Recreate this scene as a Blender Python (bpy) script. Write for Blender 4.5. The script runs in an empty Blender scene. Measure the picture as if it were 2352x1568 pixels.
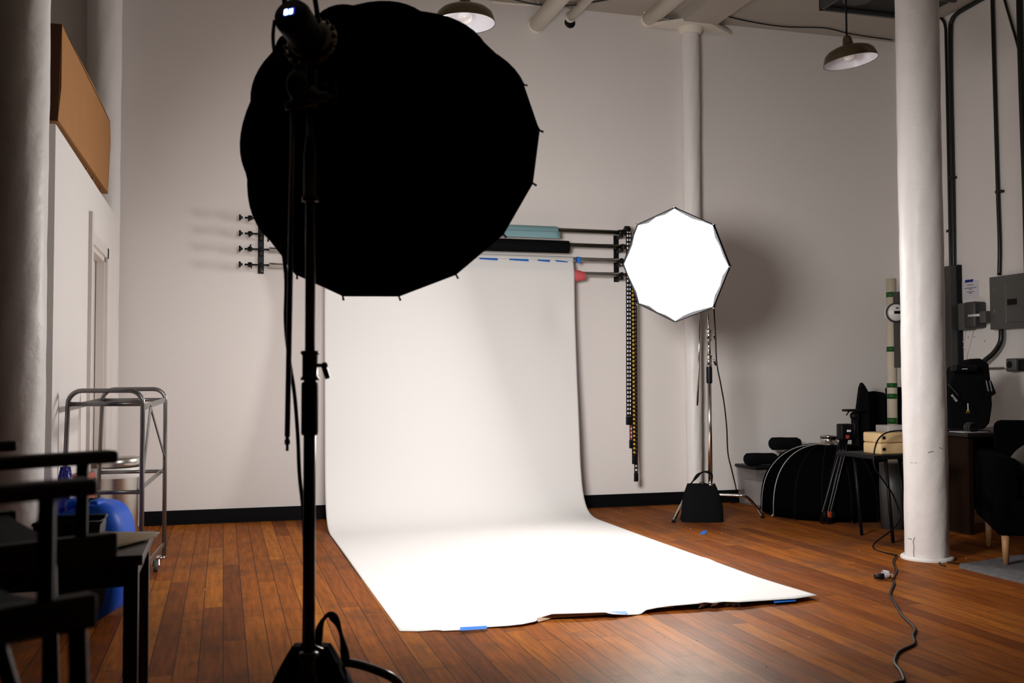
import bpy, bmesh, math, random
import numpy as np
from mathutils import Vector, Matrix
random.seed(7)
SC = bpy.context.scene
COL = SC.collection

# ------------------------------------------------------------------ camera
F = 2313.65; PIT = math.radians(2.168); ROLL = math.radians(.2); YAW = math.radians(16.0)
O = np.array([0, 0, 1.15])
_fw = np.array([math.sin(YAW)*math.cos(PIT), math.cos(YAW)*math.cos(PIT), math.sin(PIT)])
_r0 = np.array([math.cos(YAW), -math.sin(YAW), 0.]); _u0 = np.cross(_r0, _fw)
_R = _r0*math.cos(ROLL)-_u0*math.sin(ROLL); _U = _r0*math.sin(ROLL)+_u0*math.cos(ROLL)
cam_d = bpy.data.cameras.new('camera'); cam = bpy.data.objects.new('camera', cam_d); COL.objects.link(cam)
M = Matrix(((_R[0], _U[0], -_fw[0], O[0]), (_R[1], _U[1], -_fw[1], O[1]), (_R[2], _U[2], -_fw[2], O[2]), (0, 0, 0, 1)))
cam.matrix_world = M
cam_d.sensor_width = 36; cam_d.lens = F/2352*36; cam_d.clip_start = .05; cam_d.clip_end = 60
cam_d.dof.use_dof = True; cam_d.dof.focus_distance = 7.4; cam_d.dof.aperture_fstop = 3.6
SC.camera = cam

# ------------------------------------------------------------------ world, exposure
W = bpy.data.worlds.new('world'); SC.world = W; W.use_nodes = True
W.node_tree.nodes['Background'].inputs[0].default_value = (.9, .85, .8, 1)
W.node_tree.nodes['Background'].inputs[1].default_value = 0.0
vs = SC.view_settings; vs.view_transform = 'Standard'; vs.look = 'None'; vs.gamma = 1; vs.use_curve_mapping = False
vs.exposure = 0.0
BIG_W = 80.0     # watts of the lamp in the deep softbox that lights the paper
OCTA_E = 66.0     # front diffuser of the octabox beside the paper

bl_d = bpy.data.lights.new('deep_softbox_lamp', 'AREA'); bl_d.shape = 'DISK'; bl_d.size = .98; bl_d.energy = BIG_W; bl_d.color = (1, .955, .92); bl_d.spread = math.radians(112)
bl_o = bpy.data.objects.new('deep_softbox_lamp', bl_d); COL.objects.link(bl_o)
_ba = Vector((.504, .798, -.33)).normalized(); bl_o.location = Vector((.608, 3.68, 1.956))-_ba*.07; bl_o.rotation_euler = _ba.to_track_quat('-Z', 'Y').to_euler()

# ------------------------------------------------------------------ pixel to world helpers
def ray(x, y): return _R*(x-1176)/F+_U*(784-y)/F+_fw
def P(x, y, ax, val):
    d = ray(x, y); t = (val-O[ax])/d[ax]; return Vector(O+d*t)
def D(x, y, dist): return Vector(O+ray(x, y)*dist)

# ------------------------------------------------------------------ materials
def nt(name):
    m = bpy.data.materials.new(name); m.use_nodes = True
    t = m.node_tree; b = t.nodes['Principled BSDF']; return m, t, b
def N(t, kind, **kw):
    n = t.nodes.new(kind)
    for k, v in kw.items(): setattr(n, k, v)
    return n
def mixcol(t, fac, a, b, mode='MIX'):
    n = N(t, 'ShaderNodeMix', data_type='RGBA', blend_type=mode)
    for s, v in ((0, fac), (6, a), (7, b)):
        if hasattr(v, 'links'): t.links.new(v, n.inputs[s])
        else: n.inputs[s].default_value = v if s == 0 else (*v, 1) if len(v) == 3 else v
    return n.outputs[2]
def mat(name, col, rough=.5, metal=0., var=.0, scale=20., bump=0., bscale=60., spec=None, emit=None, estr=0., alpha=None, trans=0., stretch=None, sheen=0.):
    m, t, b = nt(name)
    tc = N(t, 'ShaderNodeTexCoord'); src = tc.outputs['Object']
    if stretch:
        mp = N(t, 'ShaderNodeMapping'); mp.inputs['Scale'].default_value = stretch; t.links.new(src, mp.inputs[0]); src = mp.outputs[0]
    nz = N(t, 'ShaderNodeTexNoise'); nz.inputs['Scale'].default_value = scale; nz.inputs['Detail'].default_value = 4; t.links.new(src, nz.inputs[0])
    lo = tuple(max(0, c*(1-var)) for c in col); hi = tuple(min(1, c*(1+var)) for c in col)
    t.links.new(mixcol(t, nz.outputs[0], lo, hi), b.inputs['Base Color'])
    b.inputs['Roughness'].default_value = rough; b.inputs['Metallic'].default_value = metal
    if spec is not None: b.inputs['Specular IOR Level'].default_value = spec
    if bump:
        n2 = N(t, 'ShaderNodeTexNoise'); n2.inputs['Scale'].default_value = bscale; n2.inputs['Detail'].default_value = 5; t.links.new(src, n2.inputs[0])
        bp = N(t, 'ShaderNodeBump'); bp.inputs['Strength'].default_value = bump; bp.inputs['Distance'].default_value = .01
        t.links.new(n2.outputs[0], bp.inputs['Height']); t.links.new(bp.outputs[0], b.inputs['Normal'])
    if emit: b.inputs['Emission Color'].default_value = (*emit, 1); b.inputs['Emission Strength'].default_value = estr
    if alpha is not None: b.inputs['Alpha'].default_value = alpha
    if trans: b.inputs['Transmission Weight'].default_value = trans
    return m

def floor_mat():
    m, t, b = nt('old_floorboards'); L = t.links
    tc = N(t, 'ShaderNodeTexCoord'); sp = N(t, 'ShaderNodeSeparateXYZ'); L.new(tc.outputs['Object'], sp.inputs[0])
    def mth(op, a, bb=None):
        n = N(t, 'ShaderNodeMath', operation=op)
        for i, v in enumerate((a, bb)):
            if v is None: continue
            if hasattr(v, 'links'): L.new(v, n.inputs[i])
            else: n.inputs[i].default_value = v
        return n.outputs[0]
    x = mth('DIVIDE', mth('SUBTRACT', sp.outputs[0], .027), .0952)
    idx = mth('FLOOR', x); fx = mth('FRACT', x)
    wn = N(t, 'ShaderNodeTexWhiteNoise', noise_dimensions='1D'); L.new(idx, wn.inputs['W'])
    y = mth('ADD', mth('DIVIDE', sp.outputs[1], 1.9), mth('MULTIPLY', wn.outputs[0], 7.3))
    idy = mth('FLOOR', y); fy = mth('FRACT', y)
    cb = N(t, 'ShaderNodeCombineXYZ'); L.new(idx, cb.inputs[0]); L.new(idy, cb.inputs[1])
    w2 = N(t, 'ShaderNodeTexWhiteNoise', noise_dimensions='3D'); L.new(cb.outputs[0], w2.inputs[0])
    rmp = N(t, 'ShaderNodeValToRGB'); L.new(w2.outputs[0], rmp.inputs[0]); e = rmp.color_ramp.elements
    e[0].position = 0; e[0].color = (.16, .040, .006, 1); e[1].position = 1; e[1].color = (.37, .118, .012, 1)
    for p, c in ((.25, (.225, .060, .008, 1)), (.55, (.265, .074, .009, 1)), (.8, (.30, .088, .010, 1))):
        k = e.new(p); k.color = c
    mp = N(t, 'ShaderNodeMapping'); mp.inputs['Scale'].default_value = (28, 2.2, 1); L.new(tc.outputs['Object'], mp.inputs[0])
    va = N(t, 'ShaderNodeVectorMath', operation='ADD'); L.new(mp.outputs[0], va.inputs[0]); L.new(cb.outputs[0], va.inputs[1])
    g = N(t, 'ShaderNodeTexNoise'); g.inputs['Scale'].default_value = 1.6; g.inputs['Detail'].default_value = 8; g.inputs['Roughness'].default_value = .65; L.new(va.outputs[0], g.inputs[0])
    gr = N(t, 'ShaderNodeMapRange'); gr.inputs[1].default_value = .3; gr.inputs[2].default_value = .75; gr.inputs[3].default_value = .55; gr.inputs[4].default_value = 1.3; L.new(g.outputs[0], gr.inputs[0])
    c1 = N(t, 'ShaderNodeVectorMath', operation='SCALE'); L.new(rmp.outputs[0], c1.inputs[0]); L.new(gr.outputs[0], c1.inputs['Scale'])
    # worn, dirty patches with a shape of their own
    st = N(t, 'ShaderNodeTexNoise'); st.inputs['Scale'].default_value = 1.7; st.inputs['Detail'].default_value = 6; st.inputs['Roughness'].default_value = .62; L.new(tc.outputs['Object'], st.inputs[0])
    sr = N(t, 'ShaderNodeMapRange'); sr.inputs[1].default_value = .50; sr.inputs[2].default_value = .70; sr.inputs[3].default_value = 0; sr.inputs[4].default_value = .62; L.new(st.outputs[0], sr.inputs[0])
    c2 = mixcol(t, sr.outputs[0], c1.outputs[0], (.040, .017, .009))
    # small knots and dents
    vo = N(t, 'ShaderNodeTexVoronoi'); vo.inputs['Scale'].default_value = 11; mk = N(t, 'ShaderNodeMapping'); mk.inputs['Scale'].default_value = (.55, 1.5, 1); L.new(tc.outputs['Object'], mk.inputs[0]); L.new(mk.outputs[0], vo.inputs[0])
    kn = N(t, 'ShaderNodeMapRange'); kn.inputs[1].default_value = .07; kn.inputs[2].default_value = .10; kn.inputs[3].default_value = .8; kn.inputs[4].default_value = 0; L.new(vo.outputs['Distance'], kn.inputs[0])
    n3 = N(t, 'ShaderNodeTexNoise'); n3.inputs['Scale'].default_value = 3; L.new(tc.outputs['Object'], n3.inputs[0])
    kk = mth('MULTIPLY', kn.outputs[0], mth('GREATER_THAN', n3.outputs[0], .5))
    c3 = mixcol(t, kk, c2, (.03, .012, .007))
    # gaps between boards and butt joints
    dx = mth('MINIMUM', fx, mth('SUBTRACT', 1., fx)); dy = mth('MINIMUM', fy, mth('SUBTRACT', 1., fy))
    gx = mth('LESS_THAN', dx, .021); gy = mth('LESS_THAN', dy, .0012); gap = mth('MAXIMUM', gx, gy)
    c4 = mixcol(t, mth('MULTIPLY', gap, .88), c3, (.012, .006, .004))
    L.new(c4, b.inputs['Base Color'])
    rr = N(t, 'ShaderNodeMapRange'); rr.inputs[1].default_value = .3; rr.inputs[2].default_value = .7; rr.inputs[3].default_value = .31; rr.inputs[4].default_value = .48; L.new(st.outputs[0], rr.inputs[0])
    df = N(t, 'ShaderNodeBsdfDiffuse'); gl = N(t, 'ShaderNodeBsdfGlossy'); mx = N(t, 'ShaderNodeMixShader'); lw = N(t, 'ShaderNodeLayerWeight'); lw.inputs[0].default_value = .35
    L.new(c4, df.inputs[0]); L.new(rr.outputs[0], gl.inputs['Roughness']); gl.inputs[0].default_value = (1, .93, .86, 1)
    L.new(mth('ADD', mth('MULTIPLY', lw.outputs['Fresnel'], .05), .040), mx.inputs[0]); L.new(df.outputs[0], mx.inputs[1]); L.new(gl.outputs[0], mx.inputs[2])
    L.new(mx.outputs[0], t.nodes['Material Output'].inputs[0])
    bp = N(t, 'ShaderNodeBump'); bp.inputs['Strength'].default_value = .35; bp.inputs['Distance'].default_value = .003
    L.new(mth('ADD', mth('SUBTRACT', mth('MULTIPLY', g.outputs[0], .4), gap), mth('MULTIPLY', st.outputs[0], 1.2)), bp.inputs['Height']); L.new(bp.outputs[0], df.inputs['Normal']); L.new(bp.outputs[0], gl.inputs['Normal']); t.nodes.remove(b)
    return m

WALL = mat('painted_wall', (.765, .725, .70), .75, var=.02, scale=2.5, bump=.12, bscale=55)
PART = mat('partition_paint', (.80, .77, .75), .6, var=.02, scale=2.5, bump=.08, bscale=40)
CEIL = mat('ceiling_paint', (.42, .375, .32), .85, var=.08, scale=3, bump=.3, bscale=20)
COLM = mat('column_paint', (.78, .755, .74), .45, var=.05, scale=6, bump=.55, bscale=13)
PIPEM = mat('pipe_paint', (.78, .72, .63), .7, var=.06, scale=9, bump=.4, bscale=40)
TRIMW = mat('trim_paint', (.72, .67, .635), .4, var=.01)
BASEB = mat('black_baseboard_paint', (.003, .003, .004), .6, spec=.08)
FLOOR = floor_mat()
BLKF = mat('black_fabric', (.0045, .0045, .005), .9, var=.2, scale=60, bump=.2, bscale=200, spec=.08)
BLKS = mat('black_softbox_cloth', (.0018, .0018, .002), 1.0, spec=0.0)
BLKP = mat('black_plastic', (.004, .004, .005), .45, spec=.18)
BLKM = mat('black_steel', (.010, .0095, .009), .3, metal=.2)
CHROME = mat('chrome_steel', (.62, .60, .57), .16, metal=1, var=.03)
DCHROME = mat('dark_chrome', (.13, .115, .09), .22, metal=1, var=.05)
STEEL = mat('brushed_steel', (.50, .47, .43), .30, metal=1, var=.08, scale=5, stretch=(1, 1, 30))
GUN = mat('grey_tube_paint', (.19, .185, .18), .3, metal=.75, var=.05)
PAPER = mat('white_paper', (.70, .69, .68), .85, var=.01, scale=2, bump=.05, bscale=8)
BLUET = mat('blue_masking_tape', (.015, .17, .62), .55, var=.08, scale=60)
BLUEP = mat('pale_blue_paper', (.20, .36, .40), .8, var=.05, scale=4)
REDP = mat('coral_red_paper', (.72, .12, .13), .75, var=.05, scale=4)
CARD = mat('cardboard', (.38, .17, .05), .85, var=.08, scale=5)
CARDD = mat('cardboard_dark', (.10, .04, .015), .9)  # darker cardboard colour for the box end and flap
BROWN = mat('bronze_lamp_enamel', (.060, .042, .020), .28, metal=.5)
LAMPIN = mat('white_lamp_enamel', (.80, .79, .84), .25)
BULB = mat('frosted_bulb_glass', (.80, .77, .74), .15)
GREYP = mat('grey_panel_paint', (.085, .085, .08), .5, var=.08)
GREYD = mat('dark_grey_panel_paint', (.045, .045, .043), .5, var=.08)
COND = mat('dark_conduit_steel', (.020, .022, .018), .3, metal=.5)
BLUEPL = mat('blue_plastic', (.002, .095, .62), .45, var=.03, spec=.2)
TEAL = mat('dark_teal_plastic', (.006, .017, .02), .5)
BAGM = mat('blue_bag_film', (.012, .012, .25), .18, bump=1.0, bscale=34)
REDC = mat('red_plastic', (.33, .045, .015), .45)
WOODD = mat('dark_stained_wood', (.014, .011, .009), .38, var=.3, scale=8, stretch=(1, 14, 1), spec=.35)
CHAIRW = mat('black_brown_chair_wood', (.010, .0065, .0045), .6, var=.3, scale=10, spec=.25)
WOODL = mat('light_wood_leg', (.40, .21, .09), .5, var=.1)
BEIGE = mat('cream_case_plastic', (.66, .47, .24), .5, var=.03)
CLEAR = mat('clear_plastic', (.60, .58, .57), .25, alpha=.38)
CLEARD = mat('cloudy_bin_plastic', (.30, .28, .27), .4, alpha=.25)
GREENT = mat('green_tape', (.006, .09, .008), .5)
TUBEW = mat('cream_card_tube', (.62, .54, .42), .7, var=.04)
RUGM = mat('grey_rug_pile', (.13, .13, .135), .95, var=.5, scale=18, bump=.8, bscale=120)
CUSH = mat('grey_cushion_cloth', (.085, .075, .065), .95, bump=.6, bscale=150)
NAVY = mat('near_black_upholstery', (.0014, .0014, .002), .95, spec=.03)
NOTE = mat('white_note_paper', (.62, .60, .64), .8)
INK = mat('grey_ink', (.12, .11, .13), .8)
YELLOW = mat('brass_yellow', (.8, .55, .1), .3, metal=.6)
GREYF = mat('grey_piping', (.30, .30, .31), .7)
RUBR = mat('grey_rubber', (.06, .06, .06), .6)
WHITEP = mat('white_plastic', (.75, .73, .72), .4)
BROWNP = mat('dark_brown_panel', (.014, .006, .003), .7, spec=.1)
INNER = mat('silver_softbox_lining', (.6, .6, .62), .4, metal=.6)
DIFF = mat('big_softbox_diffuser', (.8, .8, .8), .8, emit=(1, .965, .93), estr=1.0)
DIFF2 = mat('octabox_diffuser', (.8, .8, .8), .8, emit=(1, .96, .93), estr=OCTA_E)
SCREEN = mat('lit_display', (.1, .2, .8), .3, emit=(.55, .8, 1), estr=6)
SCRBLUE = mat('lit_display_edge', (0, .01, .05), .3, emit=(.01, .04, .6), estr=.8)

# ------------------------------------------------------------------ mesh builder
def basis(d):
    d = Vector(d).normalized(); a = Vector((0, 0, 1)) if abs(d.z) < .95 else Vector((0, 1, 0))
    u = d.cross(a).normalized(); return u, u.cross(d).normalized(), d
class MB:
    def __init__(s): s.v = []; s.f = []; s.sm = []
    def add(s, vs, fs, smooth=False):
        o = len(s.v); s.v += [Vector(p) for p in vs]; s.f += [tuple(i+o for i in f) for f in fs]; s.sm += [smooth]*len(fs); return s
    def box(s, c, size, rot=None, bev=0):
        bm = bmesh.new(); bmesh.ops.create_cube(bm, size=1)
        for v in bm.verts: v.co = Vector((v.co.x*size[0], v.co.y*size[1], v.co.z*size[2]))
        if bev: bmesh.ops.bevel(bm, geom=bm.edges[:], offset=bev, segments=3, profile=.5, affect='EDGES')
        bm.verts.index_update()
        R = rot or Matrix.Identity(3); c = Vector(c)
        s.add([R @ v.co+c for v in bm.verts], [tuple(v.index for v in f.verts) for f in bm.faces], bool(bev)); bm.free(); return s
    def bb(s, a, b, bev=0):
        a = Vector(a); b = Vector(b); return s.box((a+b)/2, [abs(x) for x in (b-a)], None, bev)
    def beam(s, a, b, w, h, up=(0, 0, 1), bev=0):   # rectangular bar from a to b
        a = Vector(a); b = Vector(b); d = (b-a); L = d.length; d.normalize(); u = Vector(up)
        x = d.cross(u); x = x.normalized() if x.length > 1e-4 else Vector((1, 0, 0)); z = x.cross(d)
        return s.box((a+b)/2, (w, L, h), Matrix((x, d, z)).transposed(), bev)
    def tube(s, pts, r, n=12, cap=True, closed=False):
        pts = [Vector(p) for p in pts]; k = len(pts); rs = r if isinstance(r, (list, tuple)) else [r]*k
        vs = []; u = None
        for i, p in enumerate(pts):
            if closed: d = (pts[(i+1) % k]-pts[i-1]).normalized()
            else: d = ((pts[i+1] if i < k-1 else p)-(pts[i-1] if i else p)).normalized()
            if u is None: u = basis(d)[0]
            else: u = (u-d*u.dot(d)).normalized()
            w = d.cross(u)
            vs += [p+(u*math.cos(2*math.pi*j/n)+w*math.sin(2*math.pi*j/n))*rs[i] for j in range(n)]
        fs = [(i*n+j, i*n+(j+1) % n, ((i+1) % k)*n+(j+1) % n, ((i+1) % k)*n+j) for i in range(k if closed else k-1) for j in range(n)]
        s.add(vs, fs, True)
        if cap and not closed:
            o = len(s.v)-n*k; s.f += [tuple(o+j for j in range(n))[::-1], tuple(o+(k-1)*n+j for j in range(n))]; s.sm += [False, False]
        return s
    def cyl(s, a, b, r, r2=None, n=24, cap=True): return s.tube([a, b], [r, r if r2 is None else r2], n, cap)
    def lathe(s, c, ax, prof, n=40, smooth=True, a0=0):  # prof: (radius, distance along ax)
        u, w, d = basis(ax); c = Vector(c); vs = []
        for r, h in prof: vs += [c+d*h+(u*math.cos(a0+2*math.pi*j/n)+w*math.sin(a0+2*math.pi*j/n))*max(r, 1e-5) for j in range(n)]
        fs = [(i*n+j, i*n+(j+1) % n, (i+1)*n+(j+1) % n, (i+1)*n+j) for i in range(len(prof)-1) for j in range(n)]
        return s.add(vs, fs, smooth)
    def ball(s, c, r, n=16, sc=(1, 1, 1), rot=None):
        vs = []; fs = []; R = rot or Matrix.Identity(3)
        for i in range(n+1):
            a = math.pi*i/n
            for j in range(2*n):
                b = math.pi*j/n; vs.append(R @ Vector((math.sin(a)*math.cos(b)*r*sc[0], math.sin(a)*math.sin(b)*r*sc[1], math.cos(a)*r*sc[2]))+Vector(c))
        fs = [(i*2*n+j, (i+1)*2*n+j, (i+1)*2*n+(j+1) % (2*n), i*2*n+(j+1) % (2*n)) for i in range(n) for j in range(2*n)]
        return s.add(vs, fs, True)
    def prism(s, poly, ex, smooth=False):   # polygon (3d points) extruded by vector
        poly = [Vector(p) for p in poly]; ex = Vector(ex); n = len(poly)
        return s.add(poly+[p+ex for p in poly], [tuple(range(n))[::-1], tuple(range(n, 2*n))]+[(i, (i+1) % n, (i+1) % n+n, i+n) for i in range(n)], smooth)
    def grid(s, rows, smooth=True, thick=0):
        h = len(rows); w = len(rows[0]); vs = [p for r in rows for p in r]
        return s.add(vs, [(i*w+j, i*w+j+1, (i+1)*w+j+1, (i+1)*w+j) for i in range(h-1) for j in range(w-1)], smooth)
    def base(s):
        xs = [v.x for v in s.v]; ys = [v.y for v in s.v]; zs = [v.z for v in s.v]
        return Vector(((min(xs)+max(xs))/2, (min(ys)+max(ys))/2, min(zs)))
    def build(s, name, m, parent=None, label=None, solid=0, sharp=True):
        me = bpy.data.meshes.new(name)
        if parent is None: org = s.base()
        else: org = parent['_org'] if '_org' in parent else None; org = Vector(org)
        me.from_pydata([v-org for v in s.v], [], s.f); me.validate()
        me.polygons.foreach_set('use_smooth', (s.sm+[False]*len(me.polygons))[:len(me.polygons)])
        bm = bmesh.new(); bm.from_mesh(me); bmesh.ops.recalc_face_normals(bm, faces=bm.faces); bm.to_mesh(me); bm.free()
        me.materials.append(m); o = bpy.data.objects.new(name, me); COL.objects.link(o)
        if parent is None: o.location = org
        else: o.parent = parent
        o['_org'] = tuple(org)
        if label: o['label'] = label
        if solid:
            md = o.modifiers.new('solid', 'SOLIDIFY'); md.thickness = solid; md.offset = 0
        return o
ALL = []
def thing(name, label, cat, loc, group=None):
    o = bpy.data.objects.new(name, None); COL.objects.link(o); o.location = Vector(loc); o.empty_display_size = .1
    o['_org'] = tuple(Vector(loc)); o['label'] = label; o['category'] = cat
    if group: o['group'] = group
    return o
def tag(o, label, cat, group=None, kind=None):
    o['label'] = label; o['category'] = cat
    if group: o['group'] = group
    if kind: o['kind'] = kind
    return o
def struct(name, mb, m, label=None):
    o = mb.build(name, m); o['kind'] = 'structure'
    if label: o['label'] = label
    return o
def smoothpts(pts, k=6):   # Catmull-Rom
    pts = [Vector(p) for p in pts]; out = []
    for i in range(len(pts)-1):
        p0 = pts[max(i-1, 0)]; p1 = pts[i]; p2 = pts[i+1]; p3 = pts[min(i+2, len(pts)-1)]
        for j in range(k):
            t = j/k; out.append(.5*((2*p1)+(p2-p0)*t+(2*p0-5*p1+4*p2-p3)*t*t+(3*p1-p0-3*p2+p3)*t**3))
    return out+[pts[-1]]
V = Vector
YW = 8.55; XR = 6.46; XL = -.82; ZC = 4.52

# ------------------------------------------------------------------ the setting
struct('floor', MB().bb((-3.4, -3, -.12), (XR+.14, YW+.14, 0)), FLOOR)
struct('wall_back', MB().bb((-3.4, YW, 0), (XR+.14, YW+.14, ZC+.1)), WALL)
struct('wall_right', MB().bb((XR, -3, 0), (XR+.14, YW, ZC+.1)), WALL)
struct('wall_left_light_stop', MB().bb((-3.4, 5.47, 0), (-3.26, YW, ZC+.1)), WALL)  # unseen wall, added to stop light beyond the partition
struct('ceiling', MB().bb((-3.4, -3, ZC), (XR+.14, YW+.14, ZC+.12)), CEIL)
# partition with a door opening
yd0, yd1, zd = 6.88, 7.72, 2.03
pw = MB().bb((XL-.12, 5.47, 0), (XL, yd0, 2.445)).bb((XL-.12, yd1, 0), (XL, 8.36, 2.445)).bb((XL-.12, yd0, zd), (XL, yd1, 2.445))
struct('wall_left', pw, PART)
struct('ceiling_left', MB().bb((-3.26, 5.47, 2.40), (XL-.12, 8.5, 2.445)), PART)
struct('door_1', MB().bb((XL-.10, yd0, 0.006), (XL-.06, yd1, zd), bev=.004), TRIMW, 'white flush door set in the left wall')
cs = MB()
cs.bb((XL, yd0-.085, 0), (XL+.022, yd0, 2.22)); cs.bb((XL, yd1, 0), (XL+.018, yd1+.075, zd+.075)); cs.bb((XL, yd0-.01, zd), (XL+.018, yd1+.075, zd+.075))
cs.bb((XL-.055, yd1-.03, 0), (XL, yd1, zd)); cs.bb((XL-.055, yd0, zd-.03), (XL, yd1, zd)); cs.bb((XL-.055, yd0, 0), (XL, yd0+.03, zd))
struct('trim_1', cs, TRIMW, 'white casing around the door in the left wall')
struct('baseboard_back', MB().bb((-.62, YW-.02, 0), (XR, YW, .112)).bb((-.62, YW-.032, 0), (XR, YW, .02)), BASEB)
struct('baseboard_right', MB().bb((XR-.02, -2.8, 0), (XR, YW-.035, .11)), BASEB)

def column(name, label, x, y, r, z0, z1, seed, cap=False, taper=0.):
    rnd = random.Random(seed); n = 64; rows = []
    hs = 60
    for i in range(hs+1):
        z = z0+(z1-z0)*i/hs; row = []
        for j in range(n+1):
            a = 2*math.pi*(j % n)/n
            rr = r*(1+taper*(i/hs))+.0012*math.sin(3*a+i*.35+seed)+.0009*math.sin(7*a-i*.9)+.0008*math.sin(i*1.7+seed)
            row.append((x+rr*math.cos(a), y+rr*math.sin(a), z))
        rows.append(row)
    t = thing(name, label, 'column', (x, y, z0)); MB().grid(rows).build('shaft', COLM, t)
    return t
c = column('column', 'thick white round column standing right of the octabox light', 4.33, 5.50, .134, 0.018, ZC, 1)
def on_col(px, py, r=.1352):
    d_ = ray(px, py); ox, oy = -4.33, -5.50; A_ = d_[0]**2+d_[1]**2; B_ = 2*(ox*d_[0]+oy*d_[1]); C_ = ox*ox+oy*oy-r*r
    return V(O+d_*((-B_-math.sqrt(max(0, B_*B_-4*A_*C_)))/(2*A_)))
CRACK = mat('crack_line', (.05, .04, .035), .9)
for pl in (((2101, 1233), (2097, 1244), (2099, 1254), (2098, 1268), (2100, 1284)), ((2086, 1236), (2094, 1238)), ((2131, 1287), (2142, 1286), (2151, 1282)), ((2092, 1062), (2106, 1063)), ((2131, 1039), (2143, 1036)), ((2157, 1027), (2164, 1030))):
    MB().tube([on_col(*p) for p in pl], .0016, 5).build('crack', CRACK, c)
fl = MB().lathe((4.33, 5.50, 0), (0, 0, 1), [(.16, 0), (.162, .012), (.155, .02), (.137, .024)], 48); fl.build('base_flange', COLM, c)
c = column('column', 'thick white column in the left foreground, half in shadow', -.945, 5.21, .134, 0, ZC, 2)
c = column('column', 'thick pale column in the far left corner beside the partition', -.915, 8.405, .128, 0, ZC, 3)
XM, YM = 4.17, 8.475
c = column('column', 'slim white column on the back wall behind the octabox', XM, YM, .070, 0, 4.40, 4, taper=.2)
MB().lathe((XM, YM, 4.36), (0, 0, 1), [(.086, 0), (.105, .015), (.118, .045), (.118, .075), (.10, .09), (.0, .095)], 40).build('capital', PIPEM, c)
d = .36
MB().prism([(XM-d-.06, YM+.05, 4.42), (XM-.09, YM-.20, 4.42), (XM+.09, YM-.20, 4.42), (XM+d+.1, YM+.05, 4.42)], (0, 0, .03)).build('cap_plate', PIPEM, c)
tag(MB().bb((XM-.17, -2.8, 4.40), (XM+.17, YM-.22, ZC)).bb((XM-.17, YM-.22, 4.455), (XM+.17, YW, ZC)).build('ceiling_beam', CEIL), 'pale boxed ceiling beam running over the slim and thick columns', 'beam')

# ceiling pipes
def cpipe(px, py, r, label, extra=None):
    p = P(px, py, 1, YW); t = thing('ceiling_pipe', label, 'pipe', (p.x, p.y, p.z-r))
    m = MB(); q = V((p.x, -2.6, p.z)); m.tube([V((p.x, YW-.002, p.z)), q], r, 32); m.build('pipe', PIPEM, t)
    MB().lathe((p.x, YW-.004, p.z), (0, -1, 0), [(r*1.14, 0), (r*1.12, .02), (r*1.0, .035)], 32).build('collar', PIPEM, t)
    if extra: MB().tube([V((p.x+extra[0], YW-.004, p.z+extra[1])), V((p.x+extra[0], -2.6, p.z+extra[1]))], extra[2], 12).build('side_conduit', PIPEM, t)
    return t
cpipe(1231, 58, .072, 'thick cream ceiling pipe, leftmost and nearest the foreground softbox')
cpipe(1309, 40, .045, 'thinnest of the three cream ceiling pipes, with a dark hole below it')
cpipe(1487, 46, .066, 'cream ceiling pipe beside the slim column, small conduit along it', (.075, -.02, .013))
h = P(1309, 52, 1, YW)
tag(MB().lathe((h.x-.0, YW+.0, h.z), (0, -1, 0), [(.0, .004), (.05, .004), (.052, 0)], 24).build('wall_hole', BLKP), 'dark hole in the back wall under the thinnest ceiling pipe', 'hole')
def cable(name, pts, r, m, label, cat='cable', k=6, group=None):
    return tag(MB().tube(smoothpts(pts, k), r, 8).build(name, m), label, cat, group)
cable('ceiling_cable', [P(x, y, 2, 4.506) for x, y in ((1590, 6), (1660, 34), (1725, 50), (1800, 61), (1870, 63), (1905, 66), (1960, 79), (2050, 92))], .006, BLKP, 'thin black cable sagging along the top of the back wall')
cable('ceiling_cable', [P(x, y, 1, 8.40) for x, y in ((1130, 4), (1200, 10), (1260, 12), (1340, 8), (1470, -2))], .010, PIPEM, 'pale conduit crossing behind the three ceiling pipes')
cable('ceiling_cable', [P(x, y, 1, 8.25) for x, y in ((1170, -4), (1230, 10), (1300, 13), (1360, 5), (1410, -4))], .009, GREYD, 'darker cable looping below the ceiling between the pipes')
cable('ceiling_conduit', [P(x, y, 1, 8.3) for x, y in ((1575, 2), (1620, 18), (1670, 33))], .018, PIPEM, 'short cream conduit on the ceiling right of the slim column', 'pipe', 3)
cable('ceiling_hanger', [P(1480, 30, 1, 8.44), P(1479, -20, 1, 8.44)], .008, PIPEM, 'thin hanger rod above the third ceiling pipe', 'rod', 2)
cable('ceiling_hanger', [P(1236, 12, 1, 8.44), P(1236, -20, 1, 8.44)], .008, PIPEM, 'thin hanger rod above the leftmost ceiling pipe', 'rod', 2)
# dark tray on the ceiling
a = P(1881, 14, 2, 4.44); b = P(2128, 30, 2, 4.44); tw_ = b.x-a.x
t = thing('ceiling_tray', 'dark metal tray hanging on the ceiling above the right pendant lamp', 'ceiling fixture', (a.x, a.y, 4.40))
MB().bb((a.x, a.y, 4.40), (a.x+tw_, a.y-.03, 4.50)).bb((a.x, a.y-.5, 4.40), (a.x+.03, a.y, 4.50)).bb((a.x, a.y-.5, 4.40), (a.x+tw_, a.y-.47, 4.5)).build('rim', GREYD, t)
MB().bb((a.x+.03, a.y-.47, 4.43), (a.x+tw_, a.y-.03, 4.45)).build('plate', BLKP, t)
MB().lathe((a.x+.22, a.y-.25, 4.42), (0, 0, 1), [(0.001, .0), (.12, .0), (.13, .012)], 32).build('round_cover', GREYD, t)

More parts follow.
